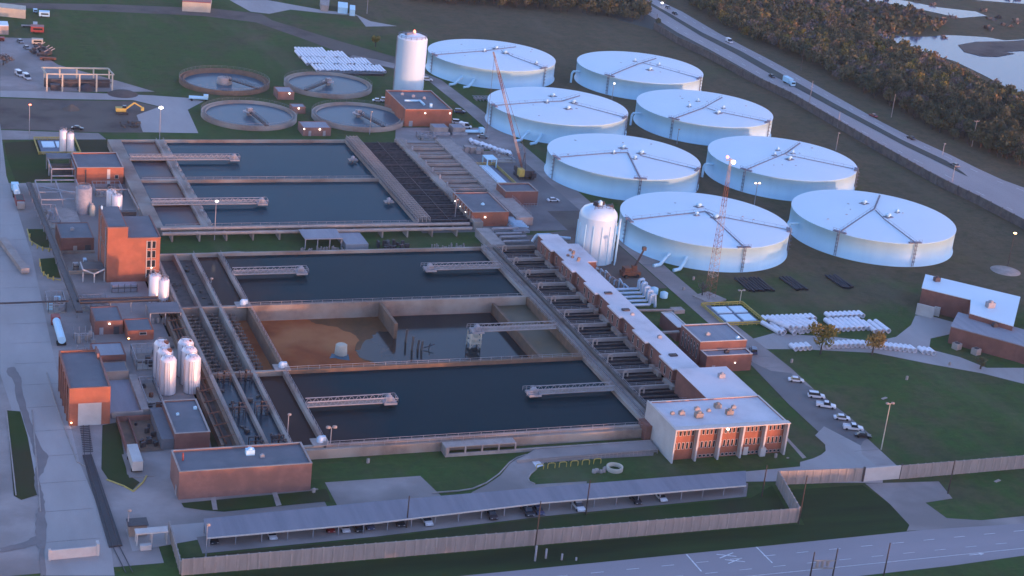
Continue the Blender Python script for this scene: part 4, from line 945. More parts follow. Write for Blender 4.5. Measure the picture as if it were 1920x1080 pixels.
m = MB(); m.box(60.8, 411, 0, 68.8, 411.8, 1.6); m.box(68.4, 411.8, 0, 70.4, 434, 1.8); m.build('pit_wall', M['conc_l'], t); m = MB(); m.box(60.8, 411.8, 0, 68.4, 434, .3); m.build('pit_floor', M['roof_l'], t)
t = bld('small red brick room with a bright lamp over its door', 63.5, 466, 71.4, 477, 4.2, 'brick_r', 'roof', .2, cap=None)
MB().lathe(67.6, 465.7, [(.01, 3.2), (.28, 3.4), (.01, 3.6)], 8).build('wall_lamp', M['lamp_w'], t); door(t, 65.4, 465.9); door(t, 69.6, 465.9, 1.6, 2.4, 0, 'dsteel')
t = bld('small orange-edged brick room right of the lamp-lit brick room', 72, 461, 79.4, 470, 3.0, 'brick', 'roof', .2, cap=None)
MB().lathe(71.6, 456, [(.01, 2.6), (.3, 2.8), (.01, 3.0)], 8).build('wall_lamp', M['lamp_o'], t); win(t, 76.4, 460.95, 1.6, 2, .9)
t = thing('steel_canopy', 'flat grey canopy over equipment below the twin silver tanks', 'canopy', (84.5, 473, 0))
m = MB(); m.box(79.8, 471, 3.8, 89, 479, 4.1); m.build('roof', M['roof'], t)
for x in (80, 84.4, 88.8):
    for y in (471.2, 478.8): MB().beam((x, y, 0), (x, y, 3.8), .3).build('post', M['steel'], t)
m = MB()
for k in range(5): m.lathe(81 + k * 1.6, 473, [(.5, 0), (.5, 1.4), (.01, 1.8)], 8)
m.build('pumps', M['conc_l'], t)
# two brick buildings in front
t = bld('brick building with a blue-grey roof below the six white silos', 73.4, 390.7, 82.2, 410.2, 4.7, 'brick_r', 'roof', .3)
hvac(t, 76, 402, 4.4, .5, 'white'); hvac(t, 81, 405, 4.4, .6, 'white'); m = MB(); m.box(70.3, 391.5, 0, 73.35, 410, 3.0); m.build('side_wing', M['roof'], t)
t = bld('long low red brick building in front of the flocculation tanks', 70, 365.3, 102, 376.8, 7.3, 'brick_p', 'roof', .4)
door(t, 70.2 - .3, 368, 1.2, 2.4, math.pi / 2); hvac(t, 88.4, 373, 6.9, 1.4, 'white'); hvac(t, 91, 371, 6.9, .7)
MB().lathe(72, 372, [(.22, 6.9), (.22, 8.8), (.01, 9)], 8).build('flue', M['redp'], t)
m = MB(); m.path([(77.6, 379, .6), (77.6, 379, 3.2), (78.3, 379, 4.2), (79.4, 379, 4.2), (80, 379, 3.2), (80, 379, 1)], .45, 10); tag(m.build('curved_duct', M['white'], loc=(78.8, 379, 0)), 'white upside-down U-shaped duct behind the long low brick building', 'duct')
m = MB(); m.box(74.6, 378.4, 0, 76.2, 380, 3); tag(m.build('yellow_cabinet', M['yellow'], loc=(75.4, 379.2, 0)), 'yellow cabinet beside the white U-shaped duct', 'cabinet')
m = MB(); m.lathe(82.2, 379.4, [(.8, 0), (.8, 1.8), (.01, 2.4)], 12); tag(m.build('small_tank', M['white'], loc=(82.2, 379.4, 0)), 'small white domed tank beside the U-shaped duct', 'tank')
t = thing('sunken_yard', 'walled reddish yard between the garage house and the blue-roofed brick building', 'yard', (67, 398, 0))
m = MB(); m.box(61.6, 391, 0, 62, 409, 1.6); m.box(62.0, 408.6, 0, 70.8, 409, 1.6); m.box(64.6, 391, 0, 64.9, 408.6, 1.2); m.build('wall', M['brick_r'], t); m = MB(); m.sheet([(62, 391), (70.8, 391), (70.8, 408.6), (62, 408.6)], .22); m.build('floor', M['rustconc'], t)
m = MB()
for k in range(12): m.obox(random.uniform(66, 70), random.uniform(393, 406), .2, random.uniform(.5, 1.6), random.uniform(.4, 1.5), .5, random.random())
tag(m.build('clutter', M['dsteel'], t), None, None, None, 'stuff')
# trailer
t = thing('box_trailer', 'white box trailer parked on a slab by the curved yellow kerb', 'trailer', (62.6, 384, 0))
MB().box(61.4, 379.6, .9, 63.9, 389.2, 3.4).build('box_body', M['stucco'], t)
for y in (381, 387.6): 
    MB().tube((61.3, y, .45), (64.0, y, .45), .45, 12).build('wheel', M['rubber'], t)
tag(MB().box(60.4, 377.8, 0, 66.5, 390.3, .16).build('trailer_slab', M['paving'], loc=(63, 384, 0)), 'concrete slab under the white box trailer', 'slab')
# NE buildings
def pbld(lab, roofpx, H, wall, roof, name='brick_building'):
    P = PG(roofpx, H); c = (sum(p[0] for p in P) / len(P), sum(p[1] for p in P) / len(P))
    t = thing(name, lab, 'building', (*c, 0)); MB().prism(P, 0, H).build('wall', M[wall], t)
    Q = [(c[0] + (p[0] - c[0]) * 1.012, c[1] + (p[1] - c[1]) * 1.012) for p in P]
    MB().prism(Q, H, H + .3).build('roof', M[roof], t); return t
t = pbld('brick workshop with a long pale blue-white roof at the right edge', [(1736, 516), (1912, 558), (1899, 612), (1818, 588), (1820, 563), (1729, 541)], 7.5, 'brick_r', 'whiteroof')
x, y = G(1740, 594); m = MB(); m.obox(x - 1.2, y + .5, 0, 4, 6, .5, -.78); m.build('roller_door', M['stucco'], t)
x, y = G(1755, 592); m = MB(); m.obox(x, y, 0, 3.2, 2.0, .5, -.78); m.build('door', M['frame'], t)
x, y = G(1756, 527, 7.8); hvac(t, x, y, 7.8, 1.4, 'dsteel'); x, y = G(1856, 576, 7.8); hvac(t, x, y, 7.8, 1.8)
t = pbld('lower brick annex with a mottled grey roof in front of the workshop', [(1797, 587), (1897, 613), (1935, 624), (1935, 655), (1905, 646), (1783, 613)], 5.6, 'brick_r', 'roof_l')
for px, py in ((1850, 602), (1885, 611), (1865, 612)): x, y = G(px, py, 6); hvac(t, x, y, 5.9, 1.2, 'dsteel' if px == 1865 else 'steel')
for k, (px, py) in enumerate(((1793, 654), (1829, 664), (1878, 660))):
    x, y = G(px, py); t = thing('air_conditioner', 'pale boxy air conditioning unit on the grass by the brick annex, %s' % ('leftmost', 'middle', 'rightmost')[k], 'air conditioner', (x, y, 0), 'units outside the annex')
    MB().obox(x, y, 0, 2, 2.4, 2.2, .3).build('housing', M['conc_l'], t); MB().lathe(x, y, [(.8, 2), (.8, 2.15), (.01, 2.16)], 12).build('fan_grille', M['dsteel'], t)
# far NW structures
t = thing('open_frame_shed', 'large open concrete frame shed with a thin roof edge in the vehicle yard', 'shed', (90, 728, 0))
m = MB(); m.beam((76, 735, 7.6), (103.5, 735, 7.6), .7, .6); m.beam((77, 725, 7.6), (104.5, 725, 7.6), .45); m.beam((76, 735, 7.6), (77, 725, 7.6), .5); m.beam((103.5, 735, 7.6), (104.5, 725, 7.6), .5); m.build('roof_beams', M['tarp'], t)
for x in (77.2, 83.5, 90.5, 97.5, 104):
    for y in (725, 735): MB().beam((x, y, 0), (x, y, 7.5), .6).build('column', M['tarp'], t)
m = MB(); m.box(77, 732, 0, 104, 734, 3.4); m.box(84, 724.8, 3.9, 104, 725.2, 4.3); m.obox(81, 728, 0, 2.4, 4, 3); m.lathe(94, 729, [(4, 0), (2.4, 1.6), (.01, 2.6)], 12); m.build('stored_material', M['dsteel'], t)
m = MB(); m.lathe(108, 722, [(6.5, 0), (4.5, .9), (1.5, 1.6), (.01, 1.8)], 18); tag(m.build('gravel_heap', M['dirt'], loc=(108, 722, 0)), 'low grey heap spilling beside the open frame shed', 'heap')
t = pbld('long cream container building at the top left corner', [(-30, 3), (48, 12), (48, 20), (-30, 12)], 4, 'tarp', 'tarp', 'container_building')
t = pbld('white-roofed drive-through shed at the left edge of the vehicle yard', [(-12, 40), (14, 41), (16, 49), (-12, 49)], 4, 'conc_l', 'whiteroof', 'yard_shed')
t = pbld('pale building with a red roof near the top edge', [(345, -14), (398, -14), (395, 6), (342, 3)], 5, 'tarp', 'redp', 'red_roofed_building')
cx, cy = G(545, -18); t = thing('storage_tank', 'wide white tank cut off by the top edge of the photograph', 'storage tank', (cx, cy, 0))
MB().lathe(cx, cy, [(13, 0), (13, 9), (.01, 10)], 48).build('tank_wall', M['white'], t)
for i, (a, b, c, d_, mm) in enumerate((((600, 0), (618, 0), (616, 12), (602, 10), 'conc_l'), ((634, 4), (652, 6), (652, 16), (634, 14), 'white'), ((656, 10), (666, 11), (666, 20), (656, 19), 'white'))):
    pbld(('small grey shed beside the cut-off white tank', 'white boxy shed on the hardstand at the top edge', 'smallest white box beside the hardstand path')[i], [a, b, c, d_], 3, mm, mm, 'small_shed')
# perimeter wall
def pwall(lab, L, H=4.0, name='perimeter_wall', m_='conc_l'):
    t = thing(name, lab, 'wall', (*L[0], 0), 'precast perimeter walls'); m = MB(); p = MB()
    for a, b in zip(L, L[1:]):
        m.beam((*a, H / 2), (*b, H / 2), .25, H); dx, dy = b[0] - a[0], b[1] - a[1]; n = max(1, round(math.hypot(dx, dy) / 2.4))
        for k in range(n + 1): p.obox(a[0] + dx * k / n, a[1] + dy * k / n, 0, H + .06, .42, .42, math.atan2(dy, dx))
    m.build('panels', mat('precast_panels', (.31, .275, .255), (.235, .21, .195), .9, .9, stretch=(1, 1, .12), contrast=(.35, .65)), t); p.build('posts', M[m_], t); return t
pwall('long ribbed precast wall along the ditch and street', [(65, 331.2), (140, 330.9), (217.6, 330.8)])
pwall('short precast wall running back from the street wall by the leaning pole', [(218.2, 331.4), (222.4, 350.2)])
pwall('precast wall between the jog and the white gate', [(223, 350.2), (247, 348.4)])
pwall('precast wall right of the white gate', [(258.6, 348.2), (300, 348.6), (360, 350)])
pwall('short precast wall beside the guard hut', [(65.2, 349.6), (64.7, 331.8)], 3.2)
t = thing('sliding_gate', 'solid white sliding gate in the precast wall', 'gate', (252.8, 348.3, 0))
MB().box(247.3, 348.1, .1, 258.2, 348.4, 4.0).build('panel', M['stucco'], t); m = MB(); m.obox(247, 348.3, 0, 4.3, .5, .5); m.obox(258.5, 348.3, 0, 4.3, .5, .5); m.build('posts', M['dsteel'], t)
t = thing('rail_gate', 'low white gate wall across the west road', 'gate', (43, 342, 0))
MB().beam((38.2, 342.3, 1.2), (48.2, 342.6, 1.2), .3, 2.4).build('panel', M['stucco'], t); m = MB(); m.obox(48.4, 343.2, 0, 3, .6, 1.8); m.obox(38, 342.2, 0, 2.8, .5, .5); m.build('posts', M['stucco'], t)
t = thing('guard_hut', 'small guard hut with a white-framed canopy by the rail spur', 'hut', (58.5, 350, 0))
m = MB(); m.box(56.2, 349.5, 0, 60.2, 352.5, 2.8); m.build('wall', M['conc'], t); MB().box(55.9, 349.2, 2.8, 60.5, 352.8, 3.0).build('roof', M['dsteel'], t)
m = MB(); m.box(57, 345, 3.0, 64.2, 347.4, 3.3); m.build('canopy', M['stucco'], t)
for x in (57.3, 60.6, 63.9):
    for y in (345.2, 347.2): MB().beam((x, y, 0), (x, y, 3), .22).build('canopy_post', M['stucco'], t)
MB().obox(59, 343.6, 0, 1.2, 2.4, 1.2).build('bench', M['stucco'], t)
# noise wall along highway
L = PG([(1226, 55), (1270, 82), (1327, 109), (1402, 150), (1480, 187), (1560, 234), (1640, 281), (1698, 314), (1756, 347), (1833, 384), (1920, 430), (2010, 478)])
t = thing('barrier_wall', 'long weathered barrier wall along the near side of the highway', 'wall', (*L[0], 0)); m = MB(); q = MB()
for a, b in zip(L, L[1:]):
    m.beam((*a, 1.9), (*b, 1.9), .4, 3.8); n = int(math.hypot(b[0] - a[0], b[1] - a[1]) / 6)
    for k in range(n): q.obox(a[0] + (b[0] - a[0]) * k / n, a[1] + (b[1] - a[1]) * k / n, 0, 4.0, .6, .5)
m.build('panels', M['conc_d'], t); q.build('posts', M['conc_d'], t)

# smaller plant between the west buildings
def skid(name, lab, cat, x0, y0, x1, y1, h, m1, m2, seed, posts=True):
    rn = random.Random(seed); t = thing(name, lab, cat, ((x0 + x1) / 2, (y0 + y1) / 2, 0))
    MB().box(x0, y0, 0, x1, y1, .35).build('base', M['conc'], t)
    for k in range(5):
        a = rn.uniform(x0 + .6, x1 - .6); b = rn.uniform(y0 + .6, y1 - .6); q = MB()
        if rn.random() < .5: q.obox(a, b, .35, .35 + h * rn.uniform(.4, 1), rn.uniform(.8, 1.8), rn.uniform(.8, 1.6), 0)
        else: q.lathe(a, b, [(.6, .35), (.6, h * rn.uniform(.5, 1)), (.01, h)], 12)
        q.build('unit', M[m1 if k % 2 else m2], t)
    if posts:
        q = MB(); q.rail([(x0, y0, .35), (x1, y0, .35), (x1, y1, .35), (x0, y1, .35), (x0, y0, .35)], h * 1.2, 1.6, .16); q.build('frame', M['steel'], t)
    q = MB(); q.path([(x0 + .3, y0 + .3, h), (x1 - .3, y0 + .3, h), (x1 - .3, y1 - .3, h * .7)], .18, 6); q.build('pipe', M[m2], t)
skid('pump_pit', 'dark maroon equipment pit at the foot of the left silos', 'pit', 70.6, 415, 74.6, 431, 1.6, 'rust', 'dsteel', 1)
skid('pump_skid', 'grey framed plant behind the back left silo', 'machine', 71.5, 440, 79, 451, 2.4, 'steel', 'dsteel', 2)
skid('pump_skid', 'flat plant with dark hatches behind the back right silo', 'machine', 81.5, 444, 87.5, 462, .8, 'conc', 'conc_d', 3, False)
skid('pump_skid', 'pale pipework under the near end of the dark pipe rack', 'machine', 61.5, 484, 70, 492, 1.4, 'conc_l', 'steel', 4)
skid('pump_skid', 'white tangled equipment where the dark pipe crosses the road edge', 'machine', 52.5, 483, 57.5, 492, 2.6, 'white', 'steel', 5)
skid('transformer_yard', 'grey transformer frames beside the upper yellow-kerbed island', 'machine', 59.5, 556, 64, 572, 2.2, 'steel', 'roof_l', 6)
skid('pump_skid', 'low grey equipment in front of the bright orange building', 'machine', 79.5, 588, 89, 598, 1.8, 'dsteel', 'steel', 7)
skid('valve_yard', 'small valve yard between the pump building and the parked flatbed', 'machine', 219, 655, 226, 661, 1.6, 'conc_l', 'steel', 8)
skid('crane_parts', 'stacked grey beams and crates behind the crane pit', 'storage', 240, 625, 250, 640, 1.4, 'conc', 'steel', 9, False)
# ================================================================ SILOS AND SMALL TANKS
ps = None
SL = [(77.3, 424.8, 'front left white silo of the six'), (77.3, 430.2, 'middle left white silo, rusty round hatch on top'), (77.3, 435.6, 'back left white silo, rusty round hatch on top'),
      (83.8, 424.8, 'front right white silo of the six'), (83.8, 430.2, 'middle right white silo of the six'), (83.8, 435.6, 'back right white silo of the six, tiny rust spot')]
for i, (x, y, lab) in enumerate(SL):
    if ps is None:
        ps = thing('silo', lab, 'silo', (x, y, 0), 'six white chemical silos'); r, H = 2.15, 9.7
        MB().lathe(x, y, [(r, .2), (r, H), (r * .8, H + .7), (r * .4, H + 1.1), (.01, H + 1.2)], 36).build('shell', M['silo'], ps)
        m = MB(); m.path([(x - r - .15, y - .6, 0), (x - r - .15, y - .6, H + .2)], .12, 6); m.path([(x - 1.2, y - r + .15, 0), (x - 1.2, y - r + .15, H)], .1, 6)
        for q in (-.25, .25): m.beam((x - .2 + q, y - r - .1, 0), (x - .2 + q, y - r - .1, H), .07)
        m.build('ladder', M['steel'], ps)
        m = MB(); m.rail([(x + 1.3 * math.cos(a * .785), y + 1.3 * math.sin(a * .785), H + .5) for a in range(9)], .8, 1, .07); m.build('top_railing', M['steel'], ps); o = ps
    else: o = copy_tree(ps, (x, y, 0), label=lab)
    if 'rust' in lab:
        b = MB(); k_ = .35 if 'tiny' in lab else .75; b.tube((x + .9, y - .8, 10.0), (x + 1.1, y - .9, 10.75), k_, 12); h_ = b.build('round_hatch', M['rust'], o); h_.location = (0, 0, 0)
        me = h_.data
        if ORG.get(o.name) is None:
            for v in me.vertices: v.co -= Vector((x, y, 0))
def ctank(lab, x, y, r, H, m_, z=0, lad=True, cat='tank', name='cylindrical_tank', dome=.6):
    t = thing(name, lab, cat, (x, y, 0)); MB().lathe(x, y, [(r, z), (r, H - dome), (r * .75, H - dome * .4), (.01, H)], 36).build('shell', M[m_], t)
    m = MB()
    if lad:
        for q in (-.25, .25): m.beam((x - r - .1, y + q, z), (x - r - .1, y + q, H), .1)
        m.rail([(x + r * .8 * math.cos(a * .785), y + r * .8 * math.sin(a * .785), H - dome * .5) for a in range(9)], .9, 1, .08)
        m.build('ladder', M['steel'], t)
    m = MB(); m.lathe(x, y, [(.3, H - .1), (.3, H + .4), (.01, H + .5)], 8); m.build('top_vent', M['steel'], t)
    return t
ctank('taller silvery tank of the twin pair beside the orange tower', 84.0, 488.2, 1.75, 9.6, 'silo'); ctank('shorter silvery tank with an orange-lit side in the twin pair', 86.4, 487.0, 1.6, 8.6, 'silo')
ctank('slim silvery tank, left of two by the yellow frame', 74.4, 640, 1.4, 9.0, 'silo'); ctank('slim silvery tank, right of two by the yellow frame', 76.8, 639, 1.3, 8.2, 'silo')
ctank('squat white tank, front one of two between the orange buildings', 84.4, 571, 1.8, 6.8, 'silo'); ctank('squat white tank, rear one of two between the orange buildings', 83.0, 574.5, 1.7, 7.2, 'silo')
ctank('broad grey tank south of the bright orange building', 73.4, 572, 2.7, 9.2, 'steel', dome=.3); ctank('small round-headed orange tank standing against the broad grey tank', 75.9, 568.6, .95, 4, 'tarp', lad=False, dome=1)
# west pipe rack and yard equipment
t = thing('pipe_rack', 'long dark elevated pipe rack running past the orange tower', 'pipe rack', (58, 540, 0))
m = MB(); m.beam((57.2, 592, 4), (58.6, 545, 4), 1.5, .7); m.beam((58.6, 545, 4), (60.2, 474, 4), 1.9, .7); m.beam((60.2, 481.2, 4.0), (84, 481.6, 4.0), 1.6, .7)
m.build('trough', M['dsteel'], t)
m = MB(); m.tube((59.4, 545, 4.5), (61.1, 481, 4.5), .25, 6); m.tube((58, 590, 4.5), (59.4, 545, 4.5), .25, 6); m.tube((61, 482.2, 4.5), (84, 482.4, 4.5), .25, 6); m.build('pipe', M['dsteel'], t)
m = MB()
for k in range(16): m.beam((57.4 + k * .19, 590 - k * 7.4, 0), (57.4 + k * .19, 590 - k * 7.4, 3.7), .35)
for k in range(4): m.beam((64 + k * 6, 481.4, 0), (64 + k * 6, 481.4, 3.7), .3)
m.build('trestle', M['steel'], t)
tag(MB().path([(20, 480.6, 4.6), (52, 481, 4.6), (58, 481, 4.6)], .3, 8).build('road_pipe', M['dsteel'], loc=(40, 481, 0)), 'dark pipe spanning the west road at the left edge', 'pipe')
t = thing('tank_yard_frames', 'cluster of grey pipe frames in the yard between the two orange buildings', 'pipework', (68, 588, 0))
m = MB()
for y in (598, 585, 577): m.beam((60, y, 3), (74, y, 3), .4)
for x in (60, 67, 74): m.beam((x, 577, 3), (x, 598, 3), .3)
for x in (60, 67, 74):
    for y in (577, 585, 598): m.beam((x, y, 0), (x, y, 3), .3)
m.beam((61, 592, 2.6), (72, 582, 3.4), .6); m.build('frame', M['steel'], t)
m = MB(); m.box(61.5, 560, 0, 71, 575, .7); m.box(61.8, 562, .7, 70.6, 574.5, .72); m.build('bund', M['conc_l'], t)
m = MB(); m.box(79, 560, .1, 84, 575, 1.4); m.box(83.4, 563, .1, 89.8, 565, 3.0); m.build('equipment', M['dsteel'], t)
m = MB(); m.path([(79, 584, 4), (90, 584, 4), (91, 566, 3)], .25, 8); m.build('pipe', M['conc_l'], t)
for lab, x, y, sx, sy, hh in (('grey and blue manifold box in the walled yard by the red-roofed tanker', 60, 463, 5, 5, 1.3), ('rust red pump skid in the walled yard by the garage house', 60, 451, 6, 2.2, 1.0)):
    t = thing('pump_skid', lab, 'machine', (x, y, 0)); m = MB()
    for k in range(9): m.obox(x + random.uniform(-sx/2, sx/2), y + random.uniform(-sy/2, sy/2), 0, random.uniform(.6, hh * 2), random.uniform(.5, 1.4), random.uniform(.4, 1.2), 0)
    m.build('equipment', M['rust'] if 'rust' in lab else M['conc_l'], t)
    m = MB()
    for k in range(4): m.beam((x - sx/2 + sx * k / 3, y - sy/2, 0), (x - sx/2 + sx * k / 3, y - sy/2, 3), .2); m.beam((x - sx/2 + sx * k / 3, y + sy/2, 0), (x - sx/2 + sx * k / 3, y + sy/2, 3), .2)
    m.rail([(x - sx/2, y - sy/2, 1.8), (x + sx/2, y - sy/2, 1.8)], 1.2, 1.5, .14); m.build('frame', M['steel'], t)
# pipe_manifold right of gallery
t = thing('pipe_manifold', 'comb of pale blue pipes rising from the ground east of the gallery', 'pipework', (241, 480, 0))
for k in range(5):
    y = 470 + k * 3.4
    MB().path([(229, y, 1.5), (239.5 + k * .5, y, 1.5), (239.5 + k * .5, y, 4.6), (241 + k * .5, y, 5.0), (241.6 + k * .5, y, .6)], .5, 10).build('pipe', M['bluep'], t)
m = MB(); m.path([(228.5, 467, 1), (246, 466, 1)], .45, 8); m.box(246, 465, 0, 250, 468, 1.2); m.build('header', M['conc_l'], t)
m = MB(); m.lathe(246.6, 482, [(1.4, .3), (1.4, 2.2), (.01, 2.8)], 14); m.lathe(248.6, 478.4, [(1.3, .3), (1.3, 2.0), (.01, 2.6)], 14); m.build('pressure_vessel', M['white'], t)
t = thing('valve_cluster', 'cluster of pale valves and pipes at the foot of the ribbed tower tank', 'pipework', (236, 497, 0))
for k in range(14):
    x, y = 234 + k * .25, 504 - k * 1.4; MB().path([(x, y, 0), (x, y, random.uniform(1.6, 3.6)), (x + 1.4, y - .6, random.uniform(.8, 1.6))], .28, 8).build('pipe', M['bluep' if k % 2 else 'conc_l'], t)
# mast
def lattice(mb, p0, p1, w0, w1, n, tri=3, t=.12):
    p0 = Vector(p0); p1 = Vector(p1); d = (p1 - p0).normalized(); up = Vector((0, 0, 1)) if abs(d.z) < .95 else Vector((0, 1, 0))
    a = d.cross(up).normalized(); b = a.cross(d).normalized(); R = []
    for i in range(n + 1):
        f = i / n; c = p0.lerp(p1, f); w = w0 + (w1 - w0) * f
        R.append([c + (a * math.cos(2 * math.pi * (k + .5) / tri) + b * math.sin(2 * math.pi * (k + .5) / tri)) * w for k in range(tri)])
    for i in range(n):
        for k in range(tri):
            mb.beam(R[i][k], R[i + 1][k], t * 1.4); mb.beam(R[i][k], R[i + 1][(k + 1) % tri], t); mb.beam(R[i][k], R[i][(k + 1) % tri], t)
t = thing('lattice_mast', 'tall red and white lattice mast with floodlights in front of the storage tanks', 'mast', (264.6, 476.7, 0))
for k in range(6):
    m = MB(); lattice(m, (264.6, 476.7, k * 8.1), (264.6, 476.7, (k + 1) * 8.1), 2.2 - k * .31, 2.2 - (k + 1) * .31, 4, 3, .065); m.build('mast_section', M['conc_l' if k % 2 else 'rust'], t)
MB().lathe(265.4, 476, [(.01, 46.8), (.6, 47.2), (.6, 47.8), (.01, 48.2)], 14).build('floodlight', M['lamp_w'], t)
m = MB(); m.lathe(263.4, 476.9, [(.01, 48.4), (.45, 48.8), (.45, 49.2), (.01, 49.6)], 14); m.build('floodlight', M['lamp_r'], t)
m = MB(); m.beam((263, 476.7, 48), (266, 476.7, 48), .2); m.obox(264.6, 476.7, 0, .5, 8, 8, .4); m.build('bracket', M['conc_l'], t)
# crane
t = thing('crawler_crane', 'black and yellow crawler crane with a very long red and white lattice boom', 'crane', (246.5, 606, 0))
m = MB(); m.box(243.5, 603, .15, 245, 610, 1.3); m.box(248.2, 603, .15, 249.7, 610, 1.3); m.build('crawler_track', M['dsteel'], t)
m = MB(); m.box(244, 602.5, 1.4, 249.4, 609.5, 3.8); m.box(248, 601, 1.4, 249.6, 603.5, 3.2); m.box(244, 609.5, 1.6, 249, 611.5, 3.4); m.build('upper_house', M['dsteel'], t)
m = MB(); m.box(243, 602, 1.6, 245, 605, 4.4); m.build('cab', M['yellow'], t)
tipx, tipy = G(925, 97, 50)
A = Vector((245.5, 605, 2.5)); B = Vector((tipx, tipy, 50))
for k in range(6):
    m = MB(); lattice(m, A.lerp(B, k / 6), A.lerp(B, (k + 1) / 6), .5 if k else .3, .5 if k < 5 else .3, 5, 4, .085); m.build('boom', M['conc_l' if k % 2 else 'rust'], t)
m = MB(); m.beam(B, (247, 608, 9), .12); m.beam((246, 608, 3.8), (247, 609, 9), .25); m.beam((246, 604, 3.8), (247, 609, 9), .25); m.beam(B + Vector((.6, 0, -1)), (B.x + .6, B.y, 18), .1); m.build('cables', M['dsteel'], t)
t = thing('mobile_crane', 'small rust-red crane with a short dark boom by the ribbed tower tank', 'crane', (246, 499, 0))
m = MB(); m.box(242, 497, .8, 248.5, 500.5, 2); m.box(242.6, 497.4, 2, 245, 500, 3.4); m.obox(246.6, 499, 2, 3.8, 1.6, 1.4); m.build('body', M['rust'], t)
for x in (243, 247.3):
    for y in (496.9, 500.6): MB().tube((x, y - .25, .65), (x, y + .25, .65), .65, 12).build('wheel', M['rubber'], t)
m = MB(); e = Vector((*G(1208, 466, 11), 11)); m.beam((246.5, 499, 3), e, .3); m.beam((247.3, 499.6, 3), e + Vector((.5, .4, 0)), .3)
for k in range(9): m.beam(Vector((246.5, 499, 3)).lerp(e, k / 9), Vector((247.3, 499.6, 3)).lerp(e, (k + .8) / 9), .14)
m.obox(e.x, e.y, e.z - .6, e.z + .6, 1.2, 1.2); m.build('boom', M['dsteel'], t)
# excavator on dirt
x, y = G(228, 213); t = thing('excavator', 'yellow excavator digging on the bare construction soil', 'excavator', (x, y, 0))
m = MB(); m.box(x - 2, y - 1.8, .1, x + 2.4, y - .9, 1); m.box(x - 2, y + .9, .1, x + 2.4, y + 1.8, 1); m.build('crawler_track', M['dsteel'], t)
m = MB(); m.box(x - 2.4, y - 1.4, 1.1, x + 1.6, y + 1.4, 2.6); m.build('body', M['yellow'], t); m = MB(); m.box(x + .2, y - 1.5, 2.6, x + 1.7, y, 3.6); m.build('cab', M['glass'], t)
m = MB(); m.beam((x + 1.6, y, 2), (x + 5, y, 4.6), .6); m.beam((x + 5, y, 4.6), (x + 8, y, 2.8), .5); m.obox(x + 8.3, y, 1.4, 2.8, 1.2, 1.3); m.build('arm', M['yellow'], t)
x, y = G(134, 205); tag(MB().lathe(x, y, [(3.6, 0), (2, 1.3), (.01, 2.2)], 14).build('spoil_heap', M['dirt'], loc=(x, y, 0)), 'small conical spoil heap on the bare construction soil', 'heap')
x, y = G(242, 235); m = MB()
for k in range(14): m.obox(x + random.uniform(-4, 4), y + random.uniform(-3, 3), 0, random.uniform(.3, 1.2), random.uniform(.5, 2), random.uniform(.4, 1.4), random.random() * 3)
tag(m.build('rubble_heap', M['dirt'], loc=(x, y, 0)), 'patch of broken rubble before the concrete apron', 'rubble', None, 'stuff')
x, y = G(372, 188); t = thing('flatbed_trailer', 'white-nosed long vehicle parked at the end of the north road', 'trailer', (x, y, 0)); m = MB(); m.obox(x, y, .8, 1.6, 8, 2.3, -.2); m.obox(x + 3, y - .6, 1.6, 2.6, 2, 2.2, -.2); m.build('body', M['white'], t)
m = MB()
for q in (-3, 3): m.tube((x + q, y - 1.2, .45), (x + q, y + 1.1, .45), .45, 10)
m.build('axle', M['rubber'], t)
# ================================================================ LONG WHITE PIPES
def pipe_obj(L, r, m_, name='pipe_length'):
    m = MB(); n = 14; sm = []
    m.smooth = True; vs = []
    for yy in (-L/2, L/2):
        for rr in (r, r * .86):
            for i in range(n): a = 2 * math.pi * i / n; vs.append((rr * math.cos(a), yy, r + rr * math.sin(a)))
    f = []
    for i in range(n):
        j = (i + 1) % n
        f += [[i, j, 2 * n + j, 2 * n + i], [n + j, n + i, 3 * n + i, 3 * n + j]]
    m.add(vs, f); m.smooth = False
    m.add(vs, [[i, n + i, n + (i + 1) % n, (i + 1) % n] for i in range(n)] + [[2 * n + i, 2 * n + (i + 1) % n, 3 * n + (i + 1) % n, 3 * n + i] for i in range(n)])
    me = m.build(name, m_, loc=(0, 0, 0)); return me
def place_pipes(proto, spots, label, cat, group):
    for i, (x, y, z, rz) in enumerate(spots):
        o = proto if i == 0 else proto.copy()
        if i: col.objects.link(o)
        o.location = (x, y, z); o.rotation_euler = (0, 0, rz); tag(o, label, cat, group)
sp = []
for row, (x0, n, y) in enumerate(((202.5, 21, 768.6), (200.6, 20, 781.0), (200.5, 15, 793.4))):
    for k in range(n): sp.append((x0 + k * 1.62, y + random.uniform(-.9, .9), 0, random.uniform(-.03, .03)))
for k in range(9): sp.append((202 + k * 1.62, 800 + random.uniform(-.5, .5), 0, 0))
place_pipes(pipe_obj(11.6, .66, M['plast'], 'white_pipe'), sp, 'long white pipe lying in the heap between the green field and the far clarifier', 'pipe', 'white pipes stacked by the far clarifiers')
sp = [(274.5 + k * 1.75, 456.2, 0, random.uniform(-.05, .05)) for k in range(11)]
place_pipes(pipe_obj(3.4, .8, M['plast'], 'white_pipe'), sp, 'short white pipe in the even row behind the yellow-leaved tree on the left', 'pipe', 'short white pipes east of the yellow frame')
sp = [(273 + k * 1.9, 448.8 + random.uniform(-.7, .7), 0, random.uniform(-.25, .25)) for k in range(10)] + [(276 + k * 2.1, 448.6 + random.uniform(-.7, .7), 1.5, random.uniform(.2, .5)) for k in range(6)]
place_pipes(pipe_obj(8.5, .8, M['plast'], 'white_pipe'), sp, 'white pipe thrown criss-cross in the left heap beside the east drive', 'pipe', 'jumbled white pipes beside the east drive')
sp = [(298.5 + k * 1.75, 457, 0, 0) for k in range(8)]
